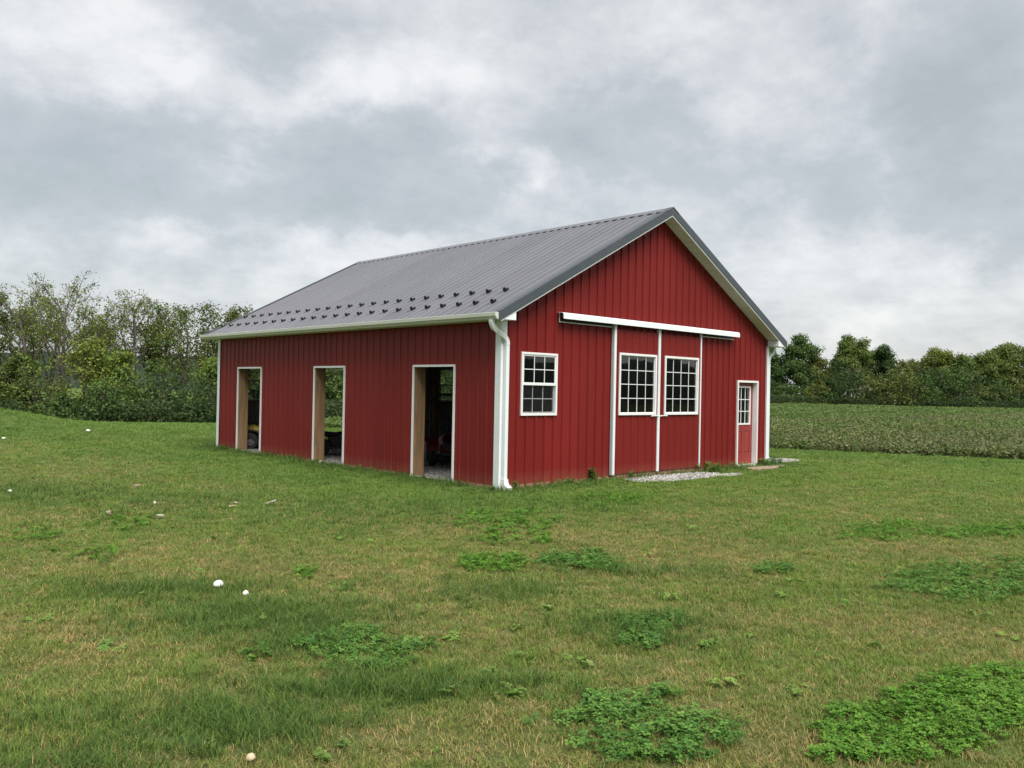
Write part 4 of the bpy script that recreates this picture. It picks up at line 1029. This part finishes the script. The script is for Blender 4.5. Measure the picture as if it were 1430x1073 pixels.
# single bright weeds
pts = [(345, 918), (590, 896), (640, 890), (680, 935), (730, 922), (800, 925), (1020, 955), (1030, 958), (1405, 888), (1412, 896), (1100, 815), (965, 742), (975, 748), (450, 1056), (475, 1054), (200, 832), (360, 864), (445, 841),
       (628, 972), (845, 858), (770, 853), (815, 858), (1090, 835), (1100, 968), (655, 850), (580, 848), (540, 810), (470, 756), (310, 712), (300, 756), (210, 734), (240, 740), (120, 745), (260, 690), (360, 730), (1180, 850), (990, 905),
       (1190, 700), (1330, 710), (1230, 905), (1360, 860), (730, 880), (610, 1040), (150, 905), (60, 870), (520, 760), (1050, 890), (940, 840), (280, 800), (705, 968)]
P = []
for u, v in pts:
    x0, y0 = gp(u, v)
    for q in range(rnd.randint(1, 4)): P.append((x0+rnd.gauss(0, .05), y0+rnd.gauss(0, .05)))
P = np.array(P); n = len(P)
extra = polar_points(4, 26, lambda d: .35*(8/d)+0*d, YAW-.6, YAW+.6); ke = ~((extra[0] > -.3) & (extra[1] > -.3)); E2 = np.stack([extra[0][ke], extra[1][ke]], -1)
P = np.concatenate([P, E2]); n2 = len(P); sc = np.where(np.arange(n2) < n, NP.uniform(.5, .95, n2), NP.uniform(.4, .75, n2))
scatter('broadleaf_weeds', np.stack([P[:, 0], P[:, 1], terr(P[:, 0], P[:, 1])], -1), NP.integers(0, 4, n2), np.stack([NP.uniform(-.3, .3, n2), NP.uniform(-.3, .3, n2), NP.uniform(0, 6.28, n2)], -1), np.stack([sc, sc, sc], -1), kY, 'single yellow green broadleaf weeds dotted over the lawn')
# taller weeds along the wall foot
kW = [leaf_fan(160+i, 26, .07, .22, CL_D, 3, .03, .1) for i in range(3)]
for me in kW: me.materials.append(M_LEAF)
def wall_weeds(x0, x1, y0, y1, n, s, label):
    x = NP.uniform(x0, x1, n); y = NP.uniform(y0, y1, n); sc = NP.uniform(.5, 1.2, n)*s
    scatter('wall_weeds', np.stack([x, y, terr(x, y)], -1), NP.integers(0, 3, n), np.stack([NP.uniform(-.3, .3, n), NP.uniform(-.3, .3, n), NP.uniform(0, 6.28, n)], -1), np.stack([sc, sc, sc], -1), kW, label)
wall_weeds(2.45, 2.72, -.16, -.06, 4, .95, 'weed growing up the gable wall left of the sliding doors')
wall_weeds(3.3, 4.0, -.45, -.10, 12, .55, 'low weeds under the left sliding door')
wall_weeds(6.0, 6.6, -.5, -.10, 14, .75, 'bushy weeds at the foot of the right sliding door')
wall_weeds(6.7, 7.9, -.4, -.06, 14, .6, 'low weeds along the wall left of the entry door')
wall_weeds(8.95, 9.7, -.35, -.05, 20, .75, 'weeds round the right corner downspout and step')
wall_weeds(-.35, 1.8, -.22, -.05, 18, .5, 'small weeds at the wall foot right of the near corner')
wall_weeds(-.25, -.05, .2, 11.5, 40, .45, 'small weeds along the foot of the doorway wall')
# ------------------------------------------------------------------ trees
def limb_mesh(segs):
    """tapered polylines -> one tube mesh; segs: list of (points Nx3, radii N, sides)"""
    V, F_ = [], []; nv = 0
    for P_, R_, K in segs:
        n = len(P_); d = np.gradient(P_, axis=0); d /= (np.linalg.norm(d, axis=1, keepdims=True)+1e-9)
        up = np.array([.31, .17, .93]) if abs(d[0, 2]) < .9 else np.array([1., .1, 0]); a = np.cross(d, up); a /= (np.linalg.norm(a, axis=1, keepdims=True)+1e-9); b = np.cross(d, a)
        t = np.arange(K)*2*np.pi/K
        ring = P_[:, None, :]+R_[:, None, None]*(a[:, None, :]*np.cos(t)[None, :, None]+b[:, None, :]*np.sin(t)[None, :, None])
        V.append(ring.reshape(-1, 3)); i = np.arange(n-1)[:, None]; j = np.arange(K)[None, :]; j2 = (j+1) % K
        F_.append(np.stack([i*K+j, i*K+j2, (i+1)*K+j2, (i+1)*K+j], -1).reshape(-1, 4)+nv); nv += n*K
    return np.concatenate(V), np.concatenate(F_)
def grow(r2, H, spread, first, limbs, depth, lean=.0, fork=.5, up=.55, bare=False):
    """trunk, limbs, boughs and twigs; returns tubes and the places where leaves sit"""
    segs, tips = [], []
    def branch(p, d, ln, rad, lvl):
        n = 7 if lvl < 2 else 4; pts = [p]; q = p.copy(); dd = d/np.linalg.norm(d)
        for i in range(n-1):
            dd = dd+r2.normal(0, .045 if lvl == 0 else .10+.04*lvl, 3)+np.array([0, 0, .05*up*(1 if lvl else 2)]); dd /= np.linalg.norm(dd); q = q+dd*ln/(n-1); pts.append(q.copy())
        pts = np.array(pts); R_ = np.maximum(np.linspace(rad, rad*(.35 if lvl else .30), n), .014); segs.append((pts, R_, 7 if lvl == 0 else 5 if lvl == 1 else 3))
        if lvl >= depth:
            tips.append((pts, lvl)); return
        nb = limbs[lvl]; t0 = first if lvl == 0 else .25
        for k in range(nb):
            t = t0+(1-t0)*((k+r2.uniform(.1, .9))/nb); i = t*(n-1); i0 = min(int(i), n-2); b = pts[i0]+(pts[i0+1]-pts[i0])*(i-i0)
            ax = pts[i0+1]-pts[i0]; ax /= np.linalg.norm(ax); az = r2.uniform(0, 6.28) if lvl else k*2.4+r2.uniform(-.5, .5)
            e1 = np.cross(ax, [.3, .2, 1 if abs(ax[2]) < .9 else 0]); e1 /= np.linalg.norm(e1); e2 = np.cross(ax, e1)
            ang = fork*(1.15-.35*t)*r2.uniform(.75, 1.25)
            dn = ax*math.cos(ang)+(e1*math.cos(az)+e2*math.sin(az))*math.sin(ang)
            l2 = ln*spread[lvl]*(1.15-.55*t)*r2.uniform(.75, 1.2)
            branch(b, dn, l2, (rad*(1-.65*t))*(.52 if lvl == 0 else .55), lvl+1)
        if lvl: tips.append((pts[-3:], lvl))
    branch(np.zeros(3), np.array([lean, r2.normal(0, .03), 1.0]), H, H*.018+.06, 0)
    return segs, tips
def leaves(r2, C, N_, size, cols, up=.7, shade=0):
    """N leaf blades at centres C; two triangles folded along the midrib"""
    n = len(C); nrm = N_+r2.normal(0, .75, (n, 3))+np.array([0, 0, up]); nrm /= np.linalg.norm(nrm, axis=1, keepdims=True)
    a = np.cross(nrm, r2.normal(0, 1, (n, 3))); a /= (np.linalg.norm(a, axis=1, keepdims=True)+1e-9); b = np.cross(nrm, a)
    s = size*r2.uniform(.6, 1.4, (n, 1))
    V = np.stack([C-a*s*.6, C-b*s*.36-nrm*s*.08, C+a*s*.6, C+b*s*.36-nrm*s*.08], 1).reshape(-1, 3)
    F_ = np.arange(n*4).reshape(-1, 4)
    c = np.array(cols)[r2.integers(0, len(cols), n)]*r2.uniform(.75, 1.25, (n, 1)); return V, F_, np.repeat(c, 4, 0)
M_TREE = leafmat('tree_leaf', (.86, .92, .86), (1.15, 1.1, 1.05), .38, .35, .6, .25)
OLIVE = [(0.122, 0.169, 0.033), (0.155, 0.196, 0.042), (0.090, 0.138, 0.027), (0.197, 0.204, 0.045)]
DKGRN = [(0.045, 0.085, 0.024), (0.060, 0.105, 0.029), (0.035, 0.067, 0.020)]
MDGRN = [(0.089, 0.156, 0.035), (0.115, 0.182, 0.045), (0.071, 0.124, 0.029)]
YLGRN = [(0.181, 0.249, 0.038), (0.222, 0.274, 0.044), (0.139, 0.210, 0.035)]
RUST = [(0.121, 0.111, 0.036), (0.098, 0.098, 0.030), (0.082, 0.102, 0.029)]
def make_tree(name, u, depth, H, seed, cols, nleaf, lsize, label, group, spread=(.5, .55, .5), first=.3, limbs=(9, 5, 4), dp=3, fork=.8, lean=0., bark=None, puff=.35, topbare=0., skirt=0, cat='tree', squash=1.0):
    r2 = np.random.default_rng(seed); x, y = at(u, depth); z = float(terr(x, y))
    segs, tips = grow(r2, H, spread, first, limbs, dp, lean, fork)
    V, F_ = limb_mesh(segs); hmax = V[:, 2].max(); k = H/hmax; V = V*k
    root = link(name, None, loc=(x, y, z-.05), rot=(0, 0, r2.uniform(0, 6.28)), label=label, cat=cat, group=group)
    link('trunk', npmesh('trunk', V, F_, bark or M_BARK), root)
    # leaves sit in uneven clumps around the twigs
    cl = np.concatenate([p for p, l in tips])*k; nc = len(cl)
    wgt = r2.uniform(.1, 1, nc)**1.5*np.where(r2.uniform(size=nc) < .18, 0, 1)
    if topbare: wgt = wgt*np.clip(1.25-topbare*(cl[:, 2]/H), .03, 1)
    wgt /= wgt.sum(); pick = r2.choice(nc, nleaf, p=wgt)
    csz = puff*r2.uniform(.6, 1.3, nc)
    off = r2.normal(0, 1, (nleaf, 3)); off /= np.linalg.norm(off, axis=1, keepdims=True); off *= r2.uniform(.35, 1, (nleaf, 1))**.6; off[:, 2] *= .72
    C = cl[pick]+off*csz[pick][:, None]
    C[:, 2] = np.maximum(C[:, 2], .25)
    hue = np.array(cols)[r2.integers(0, len(cols), nc)]
    V, F_, col = leaves(r2, C, off*1.1, lsize, cols)
    col = col*.6+np.repeat(hue[pick], 4, 0)*.4
    link('crown', npmesh('crown', V, F_, M_TREE, col=col), root); return root
def make_bush(name, u, depth, H, R, seed, cols, nleaf, lsize, label, group, cat='shrub'):
    r2 = np.random.default_rng(seed); x, y = at(u, depth); z = float(terr(x, y))
    root = link(name, None, loc=(x, y, z-.05), rot=(0, 0, r2.uniform(0, 6.28)), label=label, cat=cat, group=group)
    segs = []; cl = []
    for i in range(9):
        a = r2.uniform(0, 6.28); r = R*r2.uniform(.2, .85); h = H*r2.uniform(.55, .95)
        P_ = np.array([[0, 0, 0], [r*.3*math.cos(a), r*.3*math.sin(a), h*.4], [r*math.cos(a)*.75, r*math.sin(a)*.75, h*.75], [r*math.cos(a), r*math.sin(a), h]])+r2.normal(0, .06, (4, 3)); segs.append((P_, np.array([.05, .035, .02, .01])*(H/3)**.5, 4))
    V, F_ = limb_mesh(segs); link('stem', npmesh('stem', V, F_, M_BARK), root)
    nc = 46; a = r2.uniform(0, 6.28, nc); q = np.sqrt(r2.uniform(0, 1, nc)); zz = r2.uniform(.1, 1, nc)
    cl = np.stack([R*q*np.cos(a)*np.sqrt(1-.75*zz**2), R*q*np.sin(a)*np.sqrt(1-.75*zz**2), H*zz*r2.uniform(.75, 1.0, nc)*(.96-.25*q**2)], -1)
    pick = r2.integers(0, nc, nleaf); off = r2.normal(0, 1, (nleaf, 3)); off /= np.linalg.norm(off, axis=1, keepdims=True); off *= r2.uniform(.4, 1, (nleaf, 1))**.5; off[:, 2] *= .7
    C = cl[pick]+off*(R*.30*r2.uniform(.6, 1.3, nc))[pick][:, None]; C[:, 2] = np.maximum(C[:, 2], .08)
    hue = np.array(cols)[r2.integers(0, len(cols), nc)]*r2.uniform(.8, 1.25, (nc, 1))
    V, F_, col = leaves(r2, C, off*1.1, lsize, cols); col = col*.5+np.repeat(hue[pick], 4, 0)*.5
    link('foliage', npmesh('foliage', V, F_, M_TREE, col=col), root); return root
LT = 'trees in the row left of and behind the barn'
def T(u, depth, top, seed, cols, nl, ls, label, grp=LT, **k):
    """top: the pixel row of the crown's top"""
    x, y = at(u, depth); hor = 536.5+FPX*math.tan(PITCH)+math.tan(ROLL)*(u-715)*1.0
    H = (hor-top)/FPX*depth+CZ-float(terr(x, y)); return make_tree('tree', u, depth, H, seed, cols, nl, ls, label, grp, **k)
SP = dict(spread=(.55, .55, .55), limbs=(9, 7, 5), first=.32, fork=.62, topbare=1.12, bark=M_BARK2, puff=.30)
DN = dict(spread=(.46, .5, .5), limbs=(12, 6, 4), first=.22, fork=.95, puff=.48)
T(0, 50, 392, 201, OLIVE+MDGRN, 4400, .13, 'leafy olive green tree cut by the left edge of the view', **DN)
T(44, 49, 376, 202, YLGRN+OLIVE, 2600, .11, 'tall thin almost bare tree with upright limbs, left one of the two tallest', **SP)
T(92, 48, 375, 203, YLGRN+OLIVE, 2800, .11, 'tallest thin tree with dark trunk and bare forked top left of the barn', **{**SP, 'limbs': (10, 7, 5), 'fork': .72})
T(20, 52, 402, 214, OLIVE+YLGRN, 2300, .115, 'airy upright tree between the edge tree and the tall thin ones', **{**SP, 'topbare': 1.0})
T(68, 52, 404, 215, YLGRN, 2200, .115, 'slim upright tree standing between the two tallest thin trees', **{**SP, 'limbs': (8, 7, 5)})
T(154, 51, 428, 216, YLGRN+OLIVE, 2200, .115, 'thin yellow green tree left of the wide fan shaped one', **{**SP, 'topbare': 1.0})
T(208, 53, 412, 217, OLIVE, 2200, .115, 'thin upright tree right behind the wide fan shaped one', **{**SP, 'topbare': 1.05})
T(135, 53, 418, 204, RUST+OLIVE, 2200, .11, 'slender nearly bare reddish tree between the taller bare ones', **{**SP, 'topbare': 1.15})
T(186, 50, 398, 205, YLGRN+OLIVE, 2800, .11, 'wide fan shaped bare topped tree midway between left edge and barn', **{**SP, 'limbs': (11, 7, 5), 'fork': .85, 'first': .26})
T(224, 52, 425, 206, MDGRN+OLIVE, 3600, .13, 'dense green tree right of the fan shaped bare tree', **DN)
T(258, 55, 424, 207, OLIVE+RUST, 2900, .13, 'loose airy tree with brownish leaves, second from the barn corner', **{**DN, 'limbs': (10, 5, 4)})
T(293, 51, 424, 208, MDGRN+RUST, 3600, .13, 'bushy topped tree rising just left of the barn eave', **DN)
T(328, 54, 430, 209, OLIVE+RUST, 3600, .14, 'thin crowned tree partly hidden by the barn roof', **{**DN, 'limbs': (9, 5, 4)})
T(118, 46, 470, 210, YLGRN+OLIVE, 2800, .14, 'low bright yellow green tree in front of the tall bare ones', **{**DN, 'first': .12})
T(20, 45, 498, 211, DKGRN+OLIVE, 4600, .15, 'dark low tree near the left edge below the tall thin ones', **{**DN, 'first': .12})
T(165, 47, 490, 212, MDGRN+YLGRN, 4200, .15, 'mid green low tree under the fan shaped bare tree', **{**DN, 'first': .12})
T(300, 46, 500, 213, YLGRN+MDGRN, 3600, .14, 'small yellowish tree beside the far corner post of the barn', **{**DN, 'first': .12})
HID = 'trees behind the barn, seen through its openings'
for i, (u, dd, top) in enumerate([(352, 52, 448), (392, 55, 440), (436, 50, 455), (466, 52, 440), (500, 54, 452), (545, 58, 445), (600, 60, 450), (640, 62, 448)]):
    T(u, dd, top, 220+i, [OLIVE+MDGRN, YLGRN+OLIVE, MDGRN][i % 3], 4200, .16, 'green tree behind the barn, glimpsed through its doorways', HID, **{**DN, 'first': .12})
r3 = random.Random(5)
ORD = 'first second third fourth fifth sixth seventh eighth ninth tenth eleventh twelfth thirteenth fourteenth fifteenth sixteenth seventeenth eighteenth nineteenth twentieth'.split()+['twenty first', 'twenty second']
for i in range(17):
    u = -30+i*22+r3.uniform(-5, 5); dd = 45+r3.uniform(-2, 3); hh = [1.7, 3.3, 1.3, 2.6, 3.7, 2.1, 1.5][i % 7]*r3.uniform(.85, 1.15)
    tone, cc = [('dark green', DKGRN), ('olive', OLIVE+DKGRN), ('mid green', MDGRN+DKGRN)][i % 3]
    make_bush('shrub', u, dd, hh, hh*.62, 300+i, cc, 2100, .13, '%s shrub, %s from the left edge along the foot of the left trees' % (tone, ORD[i]), 'shrubs under the left row of trees')
for i in range(9):
    u = 350+i*36+r3.uniform(-6, 6); make_bush('shrub', u, 50+r3.uniform(-2, 3), 3.6*r3.uniform(.85, 1.15), 2.4, 330+i, [MDGRN, OLIVE+DKGRN][i % 2], 2000, .17, 'shrub behind the barn, glimpsed through its doorways', 'shrubs behind the barn')
# right row, far beyond the field
RT = 'trees in the far row beyond the crop field'
RD = dict(spread=(.40, .5, .5), limbs=(14, 6, 4), first=.14, fork=1.0, puff=1.15)
def TR(u, top, seed, cols, nl, label, dd=146, **k): T(u, dd, top, seed, cols, int(nl*1.9), .27, label, RT, **{**RD, **k})
TR(1078, 486, 400, DKGRN+MDGRN, 8500, 'dark tree of the far row right behind the barn corner')
TR(1112, 470, 401, MDGRN+DKGRN, 12000, 'broad rounded tree just right of the barn, first of the far row')
TR(1142, 500, 402, RUST+OLIVE, 7000, 'low brownish green tree leaning out right of the first broad tree')
TR(1184, 469, 403, MDGRN+OLIVE, 12000, 'tallest tree of the far row, with a clumpy split crown')
TR(1166, 505, 404, DKGRN, 6000, 'very dark tree in the gap left of the tallest far tree')
TR(1236, 485, 405, DKGRN, 9000, 'narrow dark blue green tree right of the tallest far tree')
TR(1262, 505, 406, RUST+OLIVE, 6500, 'pale airy tree right of the narrow dark one', puff=.8)
TR(1285, 500, 407, OLIVE+RUST, 8000, 'olive tree left of the light domed tree')
TR(1316, 489, 408, YLGRN+OLIVE+OLIVE, 9500, 'domed light olive tree in the middle of the right row')
TR(1348, 497, 409, OLIVE+MDGRN, 8000, 'rounded tree right of the light domed tree')
TR(1376, 492, 410, MDGRN+OLIVE, 8500, 'broad tree left of the last tall tree on the right')
TR(1404, 480, 411, OLIVE+MDGRN, 9500, 'tall tree with an open top near the right edge')
TR(1436, 486, 412, RUST+MDGRN, 8500, 'brownish green tree cut by the right edge of the view')
TR(1472, 484, 413, MDGRN, 7000, 'green tree just past the right edge of the far row')
TR(1040, 480, 414, MDGRN, 6000, 'green tree of the far row hidden behind the barn corner')
for i in range(22):
    u = 1062+i*19.5+r3.uniform(-5, 5); tone, cc = [('dark green', DKGRN), ('olive', OLIVE+RUST), ('mid green', MDGRN+DKGRN)][i % 3]
    hh = r3.uniform(2.6, 8.5); make_bush('shrub', u, 140+r3.uniform(-2, 3), hh, hh*.6, 430+i, cc, 2300, .28, '%s bush, %s from the barn corner along the foot of the far trees' % (tone, ORD[i]), 'bushes at the foot of the far tree row')
# ------------------------------------------------------------------ undergrowth, crop, hill, woods behind the viewer
def herb(seed, n, h, r, cols, size, stalk=0):
    r2 = np.random.default_rng(seed); q = r*np.sqrt(r2.uniform(size=n)); a = r2.uniform(0, 6.28, n)
    C = np.stack([q*np.cos(a), q*np.sin(a), h*r2.uniform(.05, 1, n)**.8*(1-.3*(q/r)**2)], -1)
    V, F_, c = leaves(r2, C, np.stack([np.cos(a), np.sin(a), a*0], -1)*.5, size, cols, .6)
    if stalk:
        for i in range(stalk):
            b = r2.uniform(0, 6.28); x0, y0 = r*.6*math.cos(b), r*.6*math.sin(b); hh = h*r2.uniform(1.0, 1.5); k = len(V); w = size*.03
            V = np.concatenate([V, [[x0-w, y0, 0], [x0+w, y0, 0], [x0+w*2.5, y0, hh], [x0-w*2.5, y0, hh]]]); F_ = np.concatenate([F_, [[k, k+1, k+2, k+3]]]); c = np.concatenate([c, [[.24, .20, .12]]*4])
    return npmesh('herb', V, F_, M_CROP, col=c)
M_CROP = leafmat('crop_leaf', (.80, .88, .8), (1.2, 1.12, 1.1), .30, .25, .6, .25)
CROP = [(.105, .145, .042), (.120, .160, .050), (.085, .120, .036), (.140, .155, .060), (.165, .160, .085)]
kc = [herb(500+i, 34, .36, .22, CROP, .075, 1 if i % 2 else 0) for i in range(6)]
kb_ = [herb(510+i, 34, .34, .22, [(.105, .160, .040), (.120, .180, .048), (.09, .14, .036)], .075, 0) for i in range(3)]
ke_ = [herb(520+i, 60, 1.1, .5, [(.085, .075, .035), (.060, .070, .028)]+DKGRN+DKGRN, .11, 0) for i in range(4)]
xs, ys, dd_ = [], [], []
for a0, a1 in ((1.00, 1.44), (.46, .66)):
    x, y, d = polar_points(24, 150, lambda d: 34*(24/d)**1.35, a0, a1); k = in_field(x, y)
    if a0 < .9: k &= (d < 52)
    xs.append(x[k]); ys.append(y[k]); dd_.append(d[k])
x, y, d = map(np.concatenate, (xs, ys, dd_)); n = len(x)
vv = vnoise(x, y, 7, 12)*.6+vnoise(x, y, 1.6, 13)*.4
idx = np.where(vv+NP.uniform(-.32, .32, n)+.5*(y > 15) > .52, NP.integers(6, 9, n), NP.integers(0, 6, n)); sc = (1+(d-24)/55)*NP.uniform(.7, 1.25, n)
scatter('crop_plants', np.stack([x, y, terr(x, y)], -1), idx, np.stack([NP.uniform(-.2, .2, n), NP.uniform(-.2, .2, n), NP.uniform(0, 6.28, n)], -1), np.stack([sc, sc, NP.uniform(.7, 1.2, n)*(.75+.5*vv)*(1+(d-24)/260)], -1), kc+kb_, 'knee high green field crop with brownish seed heads')
us = NP.uniform(-40, 700, 1500); de = 42.0+vnoise(us, us*0, 30, 3)*1.5+NP.uniform(0, 4.0, 1500)
pts = np.array([at(u, d) for u, d in zip(us, de)]); sc = NP.uniform(.6, 1.3, 1500)
k = ~((pts[:, 0] > -1) & (pts[:, 0] < W+1) & (pts[:, 1] < L+1)); pts, sc = pts[k], sc[k]; n = len(pts)
scatter('undergrowth', np.stack([pts[:, 0], pts[:, 1], terr(pts[:, 0], pts[:, 1])], -1), NP.integers(0, 4, n), np.stack([NP.uniform(-.2, .2, n), NP.uniform(-.2, .2, n), NP.uniform(0, 6.28, n)], -1), np.stack([sc, sc, sc], -1), ke_, 'dark rough weeds and brambles along the foot of the left trees')
us = NP.uniform(1050, 1500, 900); pts = np.array([at(u, 136+NP.uniform(0, 6)) for u in us]); sc = NP.uniform(1.0, 2.0, 900)
scatter('undergrowth', np.stack([pts[:, 0], pts[:, 1], terr(pts[:, 0], pts[:, 1])], -1), NP.integers(0, 4, 900), np.stack([sc*0, sc*0, NP.uniform(0, 6.28, 900)], -1), np.stack([sc, sc, sc], -1), ke_, 'dark brushy band along the foot of the far right trees')
def ridge(name, h0, h1, dist, hgt, label, kind, seed, n=260, cdir=None):
    """a wooded ridge of rounded crowns"""
    r2 = np.random.default_rng(seed); hs = np.linspace(h0, h1, n); rows = 14; V = []
    for j in range(rows):
        t = j/(rows-1); d = dist+t*60-((vnoise(hs*dist, hs*0+j*7, 9, seed)-.5)*7)
        z = hgt*(math.sin(math.pi*min(1, t*1.15)/2)**.55)*(.75+.35*vnoise(hs*dist, hs*0, 60, seed+1))+(vnoise(hs*dist, hs*0+j*9.1, 5.5, seed+2)-.5)*hgt*.28
        z = np.where(j == 0, -2, z); V.append(np.stack([CX+d*np.sin(hs), CY+d*np.cos(hs), z], -1))
    V = np.concatenate(V); i = np.arange(rows-1)[:, None]; j = np.arange(n-1)[None, :]
    F_ = np.stack([i*n+j, (i+1)*n+j, (i+1)*n+j+1, i*n+j+1], -1).reshape(-1, 4)
    mt, nt, b, out = newmat(name+'_canopy')
    nt.links.new(ramp(nt, nz(nt, .22, 7, .7), [(.3, (.030, .042, .034)), (.55, (.042, .056, .044)), (.75, (.060, .070, .052))]), b.inputs['Base Color']); b.inputs['Roughness'].default_value = 1; b.inputs['Specular IOR Level'].default_value = .1
    bump(nt, b, nz(nt, .9, 6, .7), 1.0, 1.2)
    link(name, npmesh(name, V, F_, mt), kind=kind, label=label)
ridge('wooded_hill', YAW-.95, YAW+.06, 240, 10.5, 'dark wooded hill showing between the left trees', 'structure', 3)
ridge('distant_woods', 1.55, 3.6, 125, 8.0, 'woods across the fields south of the barn, mirrored in the windows', 'stuff', 7)
